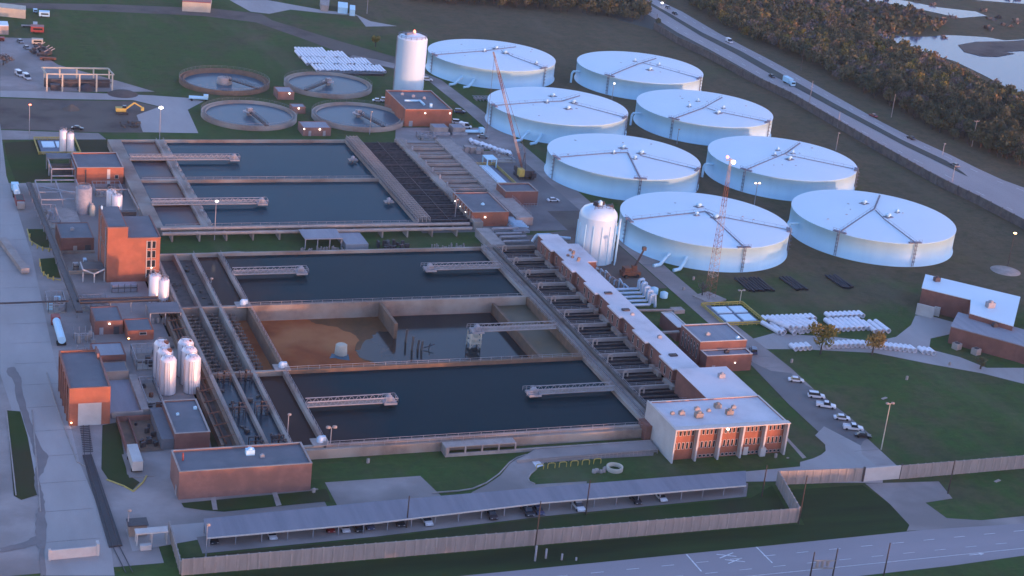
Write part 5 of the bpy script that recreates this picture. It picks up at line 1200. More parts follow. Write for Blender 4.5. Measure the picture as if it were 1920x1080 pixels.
place_pipes(pipe_obj(3.4, .8, M['plast'], 'white_pipe'), sp, 'short white pipe in the even row between the two autumn trees', 'pipe', 'short white pipes between the trees')
sp = [(295.5 + k * 1.9, 449.4, 0, random.uniform(-.04, .04)) for k in range(7)] + [(307.8 + k * 2.4, 446.5, 0, 0) for k in range(3)]
place_pipes(pipe_obj(8.5, .82, M['plast'], 'white_pipe'), sp, 'long white pipe lying parallel behind the two autumn trees', 'pipe', 'parallel white pipes behind the trees')
sp = []
for k in range(30):
    f = k / 29; px = 1487 + f * 258; py = 655 - 8 * math.sin(f * 2.2) + 26 * max(0, f - .45)
    if k in (4, 5, 26): continue
    x, y = G(px, py); sp.append((x, y, 0, random.uniform(-.05, .05)))
place_pipes(pipe_obj(3.4, .8, M['plast'], 'white_pipe'), sp, 'white pipe standing in the long curved row along the east drive kerb', 'pipe', 'white pipes lining the east drive')
sp = []
for k in range(15):
    f = k / 14; x, y = G(884 + f * 72, 268 + f * 24); sp.append((x, y, 0, random.uniform(-.4, .5)))
place_pipes(pipe_obj(4.5, .8, M['plast'], 'white_pipe'), sp, 'short white pipe in the slanting row along the tank road near the crane', 'pipe', 'white pipes beside the tank road')
for gi, (x0, x1, lab) in enumerate(((282, 292, 'black pipe in the widest dark stack before the front left storage tank'), (299.5, 304.5, 'black pipe in the middle dark stack below the gap of the front tanks'), (318, 323, 'black pipe in the right dark stack before the front right storage tank'))):
    sp = []; x = x0 + .3
    while x < x1: sp.append((x, 487 + random.uniform(-.6, .6), 0, random.uniform(-.05, .05))); x += 1.25
    place_pipes(pipe_obj(12, .42, M['black'], 'black_pipe'), sp, lab, 'pipe', ('black pipes, wide stack', 'black pipes, middle stack', 'black pipes, right stack')[gi])
tag(MB().box(203, 758.0, 0, 233, 762, .9).build('pipe_bundle', M['black'], loc=(218, 760, 0)), 'dark low bundle of pipes in front of the white pipe heap', 'pipes', None, 'stuff')
# yellow framed pits
def yframe(lab, x0, y0, x1, y1, panels):
    t = thing('fenced_pit', lab, 'pit', ((x0 + x1) / 2, (y0 + y1) / 2, 0)); m = MB()
    for a, b in (((x0, y0), (x1, y0)), ((x1, y0), (x1, y1)), ((x1, y1), (x0, y1)), ((x0, y1), (x0, y0))):
        m.beam((*a, 1.1), (*b, 1.1), .28, .35); m.beam((*a, .45), (*b, .45), .18, .25); L = math.hypot(b[0] - a[0], b[1] - a[1]); n = int(L / 1.6)
        for k in range(n): m.beam((a[0] + (b[0] - a[0]) * k / n, a[1] + (b[1] - a[1]) * k / n, 0), (a[0] + (b[0] - a[0]) * k / n, a[1] + (b[1] - a[1]) * k / n, 1.1), .16)
    m.build('barrier', M['yellow'], t); MB().box(x0 + 1.2, y0 + 1.2, 0, x1 - 1.2, y1 - 1.2, .3).build('slab', M['wet'], t)
    for a in panels: MB().box(a[0], a[1], .32, a[2], a[3], .7).build('cover', M['whiteroof'], t)
yframe('yellow-railed square pit with four white covers near the lattice mast', 258.6, 453.6, 273.6, 470.6, [(261, 463.2, 266.2, 468), (267.2, 463.2, 272, 468), (260.6, 456, 265.6, 461.4), (267, 456, 271.4, 461.4)])
yframe('yellow-railed pit with two white covers near the slim silvery tanks', 65.2, 637, 80.4, 656, [(67.5, 645, 72, 652), (72.7, 645, 77.4, 652)])
yframe('yellow-railed long pit with a white cover beside the lattice crane', 230.9, 596, 239.5, 621.5, [(232.5, 598, 236.4, 620)])
m = MB(); m.box(235, 618, 3.4, 239.4, 624, 3.7)
for x in (235.3, 239.1):
    for y in (618.3, 623.7): m.beam((x, y, 0), (x, y, 3.4), .4)
tag(m.build('white_canopy', M['white'], loc=(237, 621, 0)), 'small white-topped canopy beside the white pipes and the crane pit', 'canopy')
x, y = G(880, 285); t = thing('pallet_racks', 'greyish stack of crates and racks west of the small white canopy', 'storage', (x, y, 0))
for k in range(6): MB().obox(x - 5 + k * 2, y + random.uniform(-3, 3), 0, random.uniform(1, 2.4), 2.2, 3).build('crate', M['conc_l'], t)
# ring and hoops on the lawn
x, y = G(1152, 881); MB_ = MB(); MB_.lathe(x, y, [(2.2, 0), (2.2, 1.1), (1.75, 1.1), (1.75, .1)], 28); tag(MB_.build('concrete_ring', M['tarp'], loc=(x, y, 0)), 'hollow concrete ring lying on the lawn before the office block', 'ring')
x, y = G(1126, 884); m = MB()
for k in range(5): m.lathe(x + k * .9 - 2, y + random.uniform(-1, 1), [(.6, 0), (.6, random.uniform(.3, .9)), (.01, 1)], 10)
tag(m.build('valve_covers', M['conc_l'], loc=(x, y, 0)), 'small group of pale valve covers beside the concrete ring', 'covers')
hp = None
for k in range(6):
    x, y = G(1012 + k * 21.5, 880 - k * 2.1)
    if hp is None: m = MB(); m.path([(x - 1.0, y, 0), (x - 1.0, y, 1.2), (x - .6, y, 1.5), (x + .6, y, 1.5), (x + 1.0, y, 1.2), (x + 1.0, y, 0)], .13, 6); hp = m.build('hoop_barrier', M['yellow'], loc=(x, y, 0)); o = hp
    else: o = hp.copy(); o.location = (x, y, 0); col.objects.link(o)
    tag(o, 'yellow hoop barrier on the lawn edge, %s' % ('nearest the loop drive', 'second from the loop drive', 'third from the loop drive', 'third from the concrete ring', 'second from the concrete ring', 'nearest the concrete ring')[k], 'barrier', 'yellow hoops')
bp_ = None
for k, (px, py) in enumerate(((56, 445), (60, 460), (70, 466), (80, 470), (92, 472), (75, 500), (82, 517), (90, 522), (100, 526))):
    x, y = G(px, py)
    if bp_ is None: m = MB(); m.lathe(x, y, [(.22, 0), (.22, 1.3), (.01, 1.5)], 8); bp_ = m.build('bollard', M['yellow'], loc=(x, y, 0)); o = bp_
    else: o = bp_.copy(); o.location = (x, y, 0); col.objects.link(o)
    tag(o, 'yellow bollard on the curved kerb of the %s grass island by the pipe rack' % ('upper' if k < 5 else 'lower'), 'bollard', 'yellow bollards, %s island' % ('upper' if k < 5 else 'lower'))
# railway
t = thing('railway_track', 'dark ballasted rail spur with rails running to the garage door', 'railway', (51, 375, 0))
m = MB(); m.prism([(51.2, 345.4), (54.2, 345.8), (53.2, 391), (51.0, 391)], .05, .35); m.build('dark_decking', M['black'], t)
m = MB()
for o_ in (-.72, .72):
    m.beam((53.9 + o_, 407.5, .25), (52.2 + o_, 391, .4), .16, .2); m.beam((52.2 + o_, 391, .42), (52.8 + o_, 345.5, .42), .16, .2); m.beam((52.8 + o_, 345.5, .2), (54.0 + o_, 334, .2), .16, .1)
for k in range(15): m.beam((51.4 + .06 * k, 393 + k, .16), (53.8 + .06 * k, 393 + k, .16), .2, .1)
m.build('rails', M['dsteel'], t)
# ================================================================ CARPORT
t = thing('carport', 'very long low carport with a ribbed blue-grey roof along the front road', 'carport', (140, 346, 0))
m = MB(); lo = [(72.3, 341.6), (112, 342.4), (155, 345.6), (211, 346.2)]; hi = [(214.4, 353.2), (155, 352.6), (114, 351.8), (73, 349.8)]
bot = lo + hi
m.prism([(x, y) for x, y in bot], 2.5, 2.7, [(x, y, 2.75) for x, y in lo] + [(x, y, 3.15) for x, y in hi]); m.build('roof', M['carroof'], t)
m = MB()
for a, b in zip(lo, lo[1:]): m.beam((*a, 2.66), (*b, 2.66), .18, .34)
m.build('fascia', M['frame'], t)
for k in range(24):
    f = k / 23; x = 73 + f * 138
    yl = 342.0 if x < 112 else (342.4 + (x - 112) / 43 * 3.2 if x < 155 else 345.6 + (x - 155) / 56 * .6)
    MB().beam((x, yl + .4, 0), (x, yl + .4, 2.5), .2).build('post', M['steel'], t); MB().beam((x, yl + 6.6, 0), (x, yl + 6.6, 2.6), .2).build('post', M['steel'], t)
m = MB(); m.box(131, 353.2, 0, 154, 353.9, 1.4); tag(m.build('low_wall', M['conc_l'], loc=(142, 353, 0)), 'low pale wall behind the carport', 'wall')
# ================================================================ VEHICLES
def car_proto(kind, c):
    p = paint(c); t = thing({'sedan': 'parked_car', 'suv': 'parked_car', 'pickup': 'pickup_truck', 'van': 'van'}[kind], '', 'car', (0, 0, 0))
    L, W = (4.7, 1.8) if kind == 'sedan' else (5.0, 1.9) if kind == 'suv' else (5.7, 2.0) if kind == 'pickup' else (5.6, 2.0)
    hb = .85 if kind == 'sedan' else 1.0; ht = 1.42 if kind == 'sedan' else 1.78 if kind != 'van' else 2.2
    def prof(m, P, w, wt=None):
        n = len(P); vs = [(x, -w/2, z) for x, z in P] + [(x, w/2, z) for x, z in P]
        m.add(vs, [list(range(n)), list(range(n, 2 * n))[::-1]] + [[(i + 1) % n, i, n + i, n + (i + 1) % n] for i in range(n)])
    m = MB(); h = L / 2
    prof(m, [(-h, .35), (h, .35), (h, hb * .72), (h - .25, hb * .88), (h - 1.1, hb), (-h + .5, hb), (-h, hb * .85)], W)
    if kind == 'pickup':
        m.box(-h + .1, -W/2, hb, -h + 2.1, -W/2 + .1, hb + .25); m.box(-h + .1, W/2 - .1, hb, -h + 2.1, W/2, hb + .25); m.box(-h, -W/2 + .1, hb, -h + .1, W/2 - .1, hb + .25)
    m.build('body', p, t)
    a, b = {'sedan': (-h + .7, h - 1.15), 'suv': (-h + .15, h - 1.3), 'pickup': (-h + 2.1, h - 1.5), 'van': (-h + .05, h - .9)}[kind]
    ra, rb = a + (.55 if kind == 'sedan' else .15), b - .75
    def cab(m, z0, z1, i0, i1):
        vs = [(a, -W/2 + i0, z0), (b, -W/2 + i0, z0), (b, W/2 - i0, z0), (a, W/2 - i0, z0), (ra, -W/2 + i1, z1), (rb, -W/2 + i1, z1), (rb, W/2 - i1, z1), (ra, W/2 - i1, z1)]
        m.add(vs, [[0, 1, 5, 4], [1, 2, 6, 5], [2, 3, 7, 6], [3, 0, 4, 7], [4, 5, 6, 7]])
    m = MB(); cab(m, hb, ht, .06, .2); m.build('windows', M['glass'], t)
    m = MB(); m.box(ra - .02, -W/2 + .18, ht, rb + .02, W/2 - .18, ht + .05)
    if kind == 'van': m.box(a, -W/2 + .04, hb, a + 2.6, W/2 - .04, ht + .03)
    m.build('roof', p, t)
    w0 = None
    for sx in (-h + .95, h - .95):
        for sy in (-W/2 + .05, W/2 - .05):
            if w0 is None: m = MB(); m.tube((sx, sy - .12, .34), (sx, sy + .12, .34), .34, 12); w0 = m.build('wheel', M['rubber'], t); b0 = Vector((sx, sy, 0))
            else: c_ = w0.copy(); c_.location = Vector((sx, sy, 0)) - b0; col.objects.link(c_)
    for sy in (-W/2 + .3, W/2 - .3):
        MB().box(h - .02, sy - .18, hb * .62, h + .03, sy + .18, hb * .8).build('headlight', M['frame'], t)
    return t
WH, BK, RD, GR, BL = (.72, .72, .74), (.02, .02, .025), (.28, .02, .02), (.22, .22, .24), (.05, .07, .14)
protos = {}
def car(kind, c, x, y, rz, label, cat='car', group=None, z=.14):
    k = (kind, c)
    if k not in protos: o = protos[k] = car_proto(kind, c); o.location = (x, y, z); o.rotation_euler = (0, 0, rz)
    else: o = copy_tree(protos[k], (x, y, z), rz)
    o['label'] = label; o['category'] = cat
    if group: o['group'] = group
    return o
gp = 'cars under the carport'; S = -math.pi / 2
CP = [(398, 1010, 'sedan', BK, 'black car at the far left end of the carport'), (507, 1002, 'sedan', WH, 'white car alone under the left third of the carport'), (615, 989, 'sedan', RD, 'dark red car beside the white one under the carport'),
 (643, 989, 'sedan', WH, 'white car between the dark red and the black one under the carport'), (668, 988, 'suv', BK, 'black car right of the white one in the group of four under the carport'), (689, 984, 'sedan', BL, 'dark blue car at the right of the group of four under the carport'), (745, 978, 'suv', BK, 'black car just left of the tall pole by the carport'), (797, 976, 'suv', WH, 'white car just right of the tall pole by the carport'),
 (918, 965, 'suv', (.06, .04, .04), 'dark brown car alone under the middle of the carport'), (985, 958, 'pickup', BK, 'black pickup truck left of the leaning utility pole'), (1006, 957, 'sedan', BL, 'dark blue car just behind the leaning utility pole'), (1080, 949, 'pickup', WH, 'white pickup truck left of the second dark pole'), (1188, 937, 'sedan', BK, 'black car next to the last white car under the carport'), (1235, 932, 'sedan', WH, 'white car nearest the office end of the carport')]
for px, py, kd, c, lab in CP:
    x, y = G(px, py); car(kd, c, x, y - 1.0, S, lab, 'pickup' if kd == 'pickup' else 'car', gp)
gl = 'cars parked beside the office lane'
for px, py, kd, c, rz, lab in ((1492, 716, 'sedan', WH, -.4, 'white car, topmost of the row beside the lane'), (1530, 746, 'suv', WH, -.4, 'white car with a dark window band, second in the row beside the lane'), (1548, 764, 'pickup', WH, -.5, 'big white truck, third in the row beside the lane'),
  (1578, 787, 'sedan', WH, -.4, 'white car, fourth in the row beside the lane'), (1599, 806, 'pickup', WH, -.4, 'white pickup, fifth in the row beside the lane'), (1617, 820, 'sedan', BK, -.4, 'dark car, lowest of the row beside the lane')):
    x, y = G(px, py); car(kd, c, x, y, rz, lab, 'truck' if 'truck' in lab else 'car', gl)
x, y = G(1412, 661); car('suv', BL, x, y, 1.2, 'dark car at the corner of the brick annex and east drive')
for px, py, kd, c, lab in ((708, 191, 'sedan', WH, 'white car left of two by the pump building'), (724, 191, 'suv', WH, 'white car right of two by the pump building'), (801, 152, 'suv', WH, 'white car beside the foot of the tall plain tank'),
  (862, 212, 'suv', BL, 'blue-white car beside the brick pump building corner'), (858, 232, 'suv', WH, 'white van-like car behind the parked flatbed'), (872, 240, 'van', WH, 'white van in the cluster beside the pump building'), (905, 259, 'sedan', GR, 'grey car on the tank road side near the short pipes'), (1037, 378, 'sedan', WH, 'white-topped blue vehicle on the tank road'),
  (36, 142, 'van', WH, 'white van, left of two in front of the open frame shed'), (50, 148, 'van', WH, 'white van, right of two in front of the open frame shed'), (38, 80, 'sedan', GR, 'grey car in the vehicle yard below the drive-through shed'), (50, 92, 'sedan', GR, 'grey car in the vehicle yard beside the dark machines'), (145, 243, 'sedan', BK, 'black car on the bare soil above the slim silvery tanks')):
    x, y = G(px, py); car(kd, c, x, y, random.uniform(-.4, .1) if px > 100 else -1.3, lab, 'van' if kd == 'van' else 'car')
gh = 'highway traffic'
for px, py, kd, c, lab in ((1252, 16, 'sedan', GR, 'grey car farthest up the highway'), (1265, 27, 'sedan', BK, 'dark car second farthest up the highway'), (1367, 80, 'van', WH, 'white vehicle on the median side of the highway'), (1447, 145, 'sedan', BK, 'dark car just behind the white lorry on the highway'),
  (1637, 219, 'sedan', RD, 'red car on the far carriageway'), (1708, 261, 'sedan', BK, 'black car on the far carriageway near the tall grey poles'), (1790, 312, 'sedan', GR, 'grey car at the end of the median')):
    x, y = G(px, py); car(kd, c, x, y, -1.57 if py < 200 else 1.75, lab, 'car', gh)
x, y = G(1478, 158); t = thing('lorry', 'white lorry driving on the near carriageway of the highway', 'lorry', (x, y, 0)); MB().obox(x, y + 1, .9, 3.4, 2.5, 6.5).build('box_body', M['white'], t); MB().obox(x, y - 4, .5, 2.6, 2.3, 2.2).build('cab', M['white'], t)
m = MB(); m.obox(x, y - 5.12, 1.5, 2.3, 2.0, .06); m.build('windscreen', M['glass'], t)
for q in (-3.6, 2.6): MB().tube((x - 1.2, y + q, .5), (x + 1.2, y + q, .5), .5, 10).build('wheel', M['rubber'], t)
def tanker(lab, x, y, c1, L=11):
    t = thing('tanker_truck', lab, 'truck', (x, y, 0)); MB().tube((x, y - L / 2, 2), (x, y + L / 2 - 3, 2), 1.1, 14).build('tank', M['white'], t)
    MB().box(x - 1.2, y + L/2 - 2.4, .6, x + 1.2, y + L/2 + .4, 2.9).build('cab', M[c1], t); m = MB()
    for q in (-L/2 + 1, -L/2 + 2.2, L/2 - 1): m.tube((x - 1.25, y + q, .5), (x + 1.25, y + q, .5), .5, 10)
    m.build('axle', M['rubber'], t); return t
tanker('white tanker truck parked at the left edge above the dark red dump truck', 53, 592, 'white', 9)
x, y = 53.2, 581.5; t = thing('dump_truck', 'dark red dump truck parked below the white tanker at the left', 'truck', (x, y, 0)); MB().box(x - 1.4, y - 4.5, .8, x + 1.4, y + 2.2, 2.8).build('dump_body', M['redp'], t); MB().box(x - 1.2, y - 7, .6, x + 1.2, y - 4.8, 2.6).build('cab', M['conc_l'], t)
m = MB(); m.box(x - 1.2, y - 4.2, 2.8, x + 1.2, y + 1.9, 2.85); m.build('load', M['black'], t)
tanker('long white trailer with a dark red front beside the rusty pump skid', 53.6, 467, 'redp', 17)
m = MB(); m.beam((44.5, 543, 1.2), (49, 515, 1.2), 2.4, 1.6); tag(m.build('long_trailer', M['conc_l'], loc=(46, 530, 0)), 'long pale trailer at the left edge beside the grass island', 'trailer')
# clutter of the NW vehicle yard
for k, (px, py, sx, sy, hh, mm, lab) in enumerate(((66, 24, 2, 2, 2, 'white', 'small white box alone in the green field at top left'), (83, 31, 5, 4, 2.6, 'white', 'white and pink boxy vehicle in the green field at top left'), (70, 60, 6, 5, 3, 'redp', 'red-edged grey truck box in the vehicle yard'), (70, 83, 5, 3, 2.6, 'tarp', 'cream square machine top in the vehicle yard'), (66, 52, 2, 5, 2.4, 'stucco', 'pale crate beside the tapered boat-like trailer'), (50, 51, 5, 1.6, 1, 'conc_l', 'tapered pale boat-like trailer in the vehicle yard'), (90, 113, 7, 2, 1.4, 'rust', 'orange-yellow low loader at the corner of the vehicle yard'), (2, 76, 3, 3, 1.6, 'redp', 'red car-sized vehicle at the left edge of the vehicle yard'))):
    x, y = G(px, py); t = thing('yard_vehicle', lab, 'vehicle', (x, y, 0)); MB().obox(x, y, .5, hh, sx, sy, -.1).build('body', M[mm], t); m = MB()
    for q in (-1, 1): m.tube((x + q * sx * .3, y - sy/2 - .05, .4), (x + q * sx * .3, y + sy/2 + .05, .4), .4, 10)
    m.obox(x, y - sy / 2 - .02, hh * .5, hh * .8, sx * .7, .05, -.1); m.build('wheels', M['rubber'], t)
for k, (px, py) in enumerate(((72, 92), (80, 98), (86, 101), (78, 106), (90, 104), (62, 100))):
    x, y = G(px, py); t = thing('dark_machine', ('dark machine in the yard heap, uppermost', 'dark machine in the yard heap, with a grey hood', 'dark machine in the yard heap, rightmost pair upper', 'dark machine in the yard heap, lowest', 'dark machine in the yard heap, rightmost pair lower', 'dark green machine left of the yard heap')[k], 'machine', (x, y, 0))
    m = MB(); m.obox(x, y, .4, 1.6, 4, 1.8, k); m.obox(x + .4, y, 1.6, 2.6, 1.4, 1.4, k); m.build('body', M['dsteel'], t); m = MB(); m.beam((x, y, 1.6), (x + 3, y + 1, 3), .3); m.build('arm', M['conc_l'], t)
t = thing('equipment_truck', 'white-railed flatbed truck among vehicles beside the pump building', 'truck', (242, 668, 0)); MB().box(240, 664, .9, 248, 666.5, 1.4).build('flatbed', M['white'], t); MB().box(248.1, 664, .6, 250, 666.5, 2.6).build('cab', M['white'], t)
m = MB(); m.tube((242, 663.9, .5), (242, 666.6, .5), .5, 10); m.tube((249, 663.9, .5), (249, 666.6, .5), .5, 10); m.build('axle', M['rubber'], t)
x, y = G(907, 187); t = thing('storage_rack', 'low rack of pale frames on the grass beside the left row of tanks', 'rack', (x, y, 0)); m = MB()
for k in range(6): m.obox(x - 4 + k * 1.6, y, 0, 1.2, .3, 5)
m.beam((x - 5, y - 2, 1.2), (x + 5, y - 2, 1.2), .3); m.beam((x - 5, y + 2, 1.2), (x + 5, y + 2, 1.2), .3); m.build('frame', M['steel'], t)
# ================================================================ POLES AND LAMPS
def hgt(px, py, py2):
    x, y = G(px, py); P = Vector((x, y, -CZ)); lo, hi_ = 0, 90
    for _ in range(40):
        mid = (lo + hi_) / 2; Q = P + Vector((0, 0, mid)); yy = 540 - FP * Q.dot(CB) / Q.dot(CF)
        if yy > py2: lo = mid
        else: hi_ = mid
    return lo
def upole(px, py, py2, lab, arms=False, r=.2, m_='wood'):
    x, y = G(px, py); H = hgt(px, py, py2); t = thing('utility_pole', lab, 'pole', (x, y, 0), 'timber utility poles')
    MB().tube((x, y, 0), (x, y, H), r, 8, r * .65).build('pole', M[m_], t)
    if arms:
        MB().beam((x - 1.3, y, H - .6), (x + 1.3, y, H - .6), .18).build('crossarm', M[m_], t)
        m = MB()
        for q in (-1.2, 0, 1.2): m.lathe(x + q, y, [(.1, H - .5), (.14, H - .2), (.01, H - .1)], 6)
        m.build('insulator', M['conc_l'], t)
upole(1003, 1030, 940, 'dark utility pole leaning before the long precast wall and carport'); upole(1098, 965, 900, 'dark utility pole rising through the carport left of centre right')
upole(1428, 932, 872, 'dark utility pole at the office end of the carport'); upole(1497, 982, 892, 'dark utility pole at the corner of the wall jog'); upole(1777, 926, 862, 'dark utility pole right of the white gate')
upole(762, 990, 930, 'dark utility pole beside the two white and black cars under the carport'); upole(1655, 1088, 1018, 'dark pole in the street median, rightmost'); 
upole(1518, 1086, 1035, 'dark pole carrying transformers, left one'); upole(1560, 1086, 1028, 'dark pole carrying transformers, right one')
x1, y1 = G(1520, 1086); x2, y2 = G(1560, 1086); m = MB(); m.beam((x1, y1, 5), (x2, y2, 5), .25); m.beam((x1, y1, 3), (x2, y2, 3), .25)
for k in range(3): m.lathe(x1 + 1 + k * 1.4, y1, [(.4, 3.2), (.4, 4.6), (.01, 4.7)], 8)
tag(m.build('transformer_platform', M['conc_l'], loc=(x1, y1, 0)), 'transformers slung between two dark poles at the lower edge', 'transformer')
for px, py, py2, lab in ((1517, 195, 152, 'grey pole between highway carriageways near the lorry'), (1671, 220, 176, 'grey pole by the wood above the red car'), (1822, 275, 225, 'grey pole with crossarms at the edge of the wood right'), (1795, 240, 226, 'short grey pole left of the crossarm pole'), (1501, 133, 92, 'dark pole with a wrapped top beside the wood'), (1230, 46, 26, 'short stout post at the near side of the highway top'), (1570, 240, 210, 'thin grey pole before the barrier wall')):
    upole(px, py, py2, lab, 'crossarm' in lab, .18, 'conc_l' if 'grey' in lab else 'wood')
def lamp(px, py, py2, lab, lit=None, twin=False, m_='steel', hd=.55, arm=1.2, name='street_lamp'):
    x, y = G(px, py); H = hgt(px, py, py2); t = thing(name, lab, 'lamp', (x, y, 0), 'site lamp posts')
    m = MB(); m.tube((x, y, 0), (x, y, H), .17, 8, .11); 
    if twin: m.beam((x - arm * .7, y, H), (x + arm * .7, y, H), .12)
    m.build('pole', M[m_], t)
    for q in ((-arm * .7, arm * .7) if twin else (.2,)):
        MB().lathe(x + q, y, [(.01, H - hd * .3), (hd * .9, H), (hd * .9, H + hd * .5), (.01, H + hd * .8)], 12).build('lamp_head', M[lit] if lit else M['conc_l'], t)
lamp(55, 262, 197, 'red-glowing lamp post beside the upper left yellow-railed pit', 'lamp_r'); lamp(299, 262, 203, 'brightly lit lamp post over the concrete apron', 'lamp_w', hd=.9)
lamp(402, 450, 378, 'lit lamp post in front of the near north basin', 'lamp_w', m_='steel'); lamp(618, 850, 802, 'twin-headed lamp post on the front basin wall corner', None, True, hd=.7)
lamp(1414, 385, 344, 'thin lit lamp post between the right-hand storage tanks', 'lamp_o', True, hd=.4); lamp(1146, 197, 157, 'thin lit lamp post before the second farthest tank', 'lamp_w', hd=.45); lamp(1269, 270, 243, 'thin unlit lamp post beside the scuffed tank', None)
lamp(1889, 500, 438, 'orange-lit lamp post on a round gravel patch at the right edge', 'lamp_o', m_='wood', hd=.6); lamp(1652, 843, 757, 'tall pale twin lamp post on the green lawn beside the parked cars', None, True, 'tarp', .55)
lamp(1387, 568, 545, 'short twin lamp post above the yellow-railed square pit', None, True, 'tarp'); lamp(1567, 282, 250, 'thin lamp post before the highway barrier wall', None)
lamp(852, 418, 375, 'pale lamp post at the foot of the plate settler bed', None); lamp(693, 252, 210, 'pale post at the corner of the front right clarifier', None)
lamp(538, 830, 778, 'thin pale post on the wall of the wet flocculation tank', None); lamp(395, 540, 523, 'short pale post on the wall by the inlet lane', None); lamp(240, 1000, 958, 'thin pale lamp post beside the guard hut', None); lamp(386, 1045, 985, 'pale post at the left end of the carport', None)
lamp(688, 26, -10, 'tall thin pole near the top edge beside the hardstand', None); lamp(1767, 290, 270, 'thin lamp on the highway median', None); lamp(1785, 340, 312, 'highway lamp where the median ends', None); lamp(1240, 14, 6, 'lit lamp at the top of the highway', 'lamp_w', hd=.8)
for k, (px, py) in enumerate(((1003, 1052), (1023, 1047), (1053, 1050), (1080, 1051))):
    x, y = G(px, py); m = MB(); m.lathe(x, y, [(.25, 0), (.25, (4, 2.5, 1.6, .8)[k]), (.01, (4, 2.5, 1.6, .8)[k] + .1)], 8); tag(m.build('marker_post', M['steel'], loc=(x, y, 0)), 'pale marker post in the ditch grass, %s' % ('tallest, by the leaning pole', 'second from the leaning pole', 'third, short and stubby', 'fourth, lowest with a bent top')[k], 'post')
for k, (px, py, lab) in enumerate(((690, 868, 'small white cap on the lawn below the retaining wall'), (588, 924, 'white marker on the grass beside the long low brick building'), (1454, 858, 'small white post beside the office path'), (1477, 859, 'pale flat cover beside the office path'), (1658, 747, 'pale flat slab on the big lawn'), (1700, 712, 'thin stake on the big lawn'), (1484, 680, 'white stake at the corner of the big lawn'), (1780, 685, 'white stake by the east drive'), (1870, 902, 'pale slab on the grass right of the street approach'), (1300, 525, 'white stub by the mast'), (1281, 544, 'small bright white light stub on the tank road edge'), (975, 282, 'pale round cover beside the tank road'))):
    x, y = G(px, py); m = MB(); m.obox(x, y, 0, .15 if 'flat' in lab or 'slab' in lab else 1.2, 2.2 if 'slab' in lab else .7, .8 if 'slab' in lab else .5, .4); tag(m.build('marker', M['conc_l'], loc=(x, y, 0)), lab, 'marker')
x, y = G(1885, 508); tag(MB().lathe(x, y, [(5.5, .02), (5.5, .1), (.01, .12)], 24).build('gravel_patch', M['conc_l'], loc=(x, y, 0)), 'round pale gravel patch under the orange-lit lamp', 'gravel patch')
x, y = G(1135, 857); m = MB(); m.rail([(x - 18, y - 1.2, 0), (x + 15, y, 0)], 1.2, 1.2, .12); tag(m.build('bike_railing', M['conc_l'], loc=(x, y, 0)), 'low pale railing along the ramp before the office block', 'railing')
m = MB(); m.prism([(158, 371.8), (198.5, 372.5), (198.5, 377.4), (165, 377.0)], 0, .9); tag(m.build('ramp', M['paving'], loc=(180, 375, 0)), 'sloping concrete ramp between retaining wall and lawn', 'ramp')
# ================================================================ TREES
def leaf_mat(name, c1, c2, c3):
    m = mat(name, c1, c2, .5, .9, contrast=(.35, .6), c3=c3, scale3=.22, spec=.1); return m
LM = [leaf_mat('dark_foliage', (.085, .096, .052), (.056, .066, .038), (.105, .102, .058)), leaf_mat('olive_foliage', (.115, .115, .058), (.08, .085, .046), (.135, .12, .065)), leaf_mat('russet_foliage', (.165, .125, .070), (.115, .09, .055), (.21, .14, .07)),
      leaf_mat('grey_twigs', (.15, .13, .12), (.105, .094, .088), (.16, .14, .125)), leaf_mat('autumn_foliage', (.36, .20, .055), (.22, .15, .045), (.42, .24, .06)), leaf_mat('yellow_green_foliage', (.19, .175, .045), (.13, .13, .038), (.26, .18, .05))]
def crown(m, cx, cy, cz, rx, rz, n, s, rnd, lobes=5):
    L = [(cx + rnd.uniform(-.5, .5) * rx, cy + rnd.uniform(-.5, .5) * rx, cz + rnd.uniform(-.4, .45) * rz, rx * rnd.uniform(.4, .62), rz * rnd.uniform(.35, .6)) for _ in range(lobes)]
    for _ in range(n):
        a, b, c, r1, r2 = rnd.choice(L)
        while True:
            v = Vector((rnd.uniform(-1, 1), rnd.uniform(-1, 1), rnd.uniform(-1, 1)))
            if .25 < v.length < 1: break
        v = v * (v.length ** -.35); p = Vector((a + v.x * r1, b + v.y * r1, c + v.z * r2))
        u = Vector((rnd.gauss(0, 1), rnd.gauss(0, 1), rnd.gauss(0, 1))).normalized(); w_ = u.orthogonal().normalized(); q = u.cross(w_); k = s * rnd.uniform(.6, 1.4)
        m.v += [tuple(p + w_ * k), tuple(p + q * k * .8), tuple(p - w_ * k), tuple(p - q * k * .8)]; b0 = len(m.v) - 4; m.f.append([b0, b0 + 1, b0 + 2, b0 + 3]); m.mi.append(0); m.sm.append(False)
def limbs(m, x, y, H, rnd, r=.25, k=5):
    m.tube((x, y, 0), (x, y, H * .5), r, 7, r * .6); top = Vector((x, y, H * .5))
    for i in range(k):
        a = rnd.uniform(0, 6.28); e = top + Vector((math.cos(a) * H * .22, math.sin(a) * H * .22, H * rnd.uniform(.15, .35))); m.tube(top - Vector((0, 0, H * .1 * i / k)), e, r * .5, 5, r * .15)
TP = []
for i, (mi, H, rx, n, s) in enumerate(((0, 9, 3.6, 460, .46), (1, 8, 3.4, 420, .44), (2, 7.5, 3.0, 380, .42), (3, 8.5, 3.4, 330, .32), (0, 12, 4.0, 560, .5), (1, 6.5, 3.6, 420, .44), (3, 7, 3.0, 280, .3), (5, 8, 3.2, 400, .42))):
    rnd = random.Random(50 + i); t = thing('tree', '', 'tree', (0, 0, 0)); m = MB(); crown(m, 0, 0, H * .58, rx, H * .45, n, s, rnd); m.build('crown', LM[mi], t); m = MB(); limbs(m, 0, 0, H, rnd); m.build('trunk', M['bark'], t); TP.append([t, False])
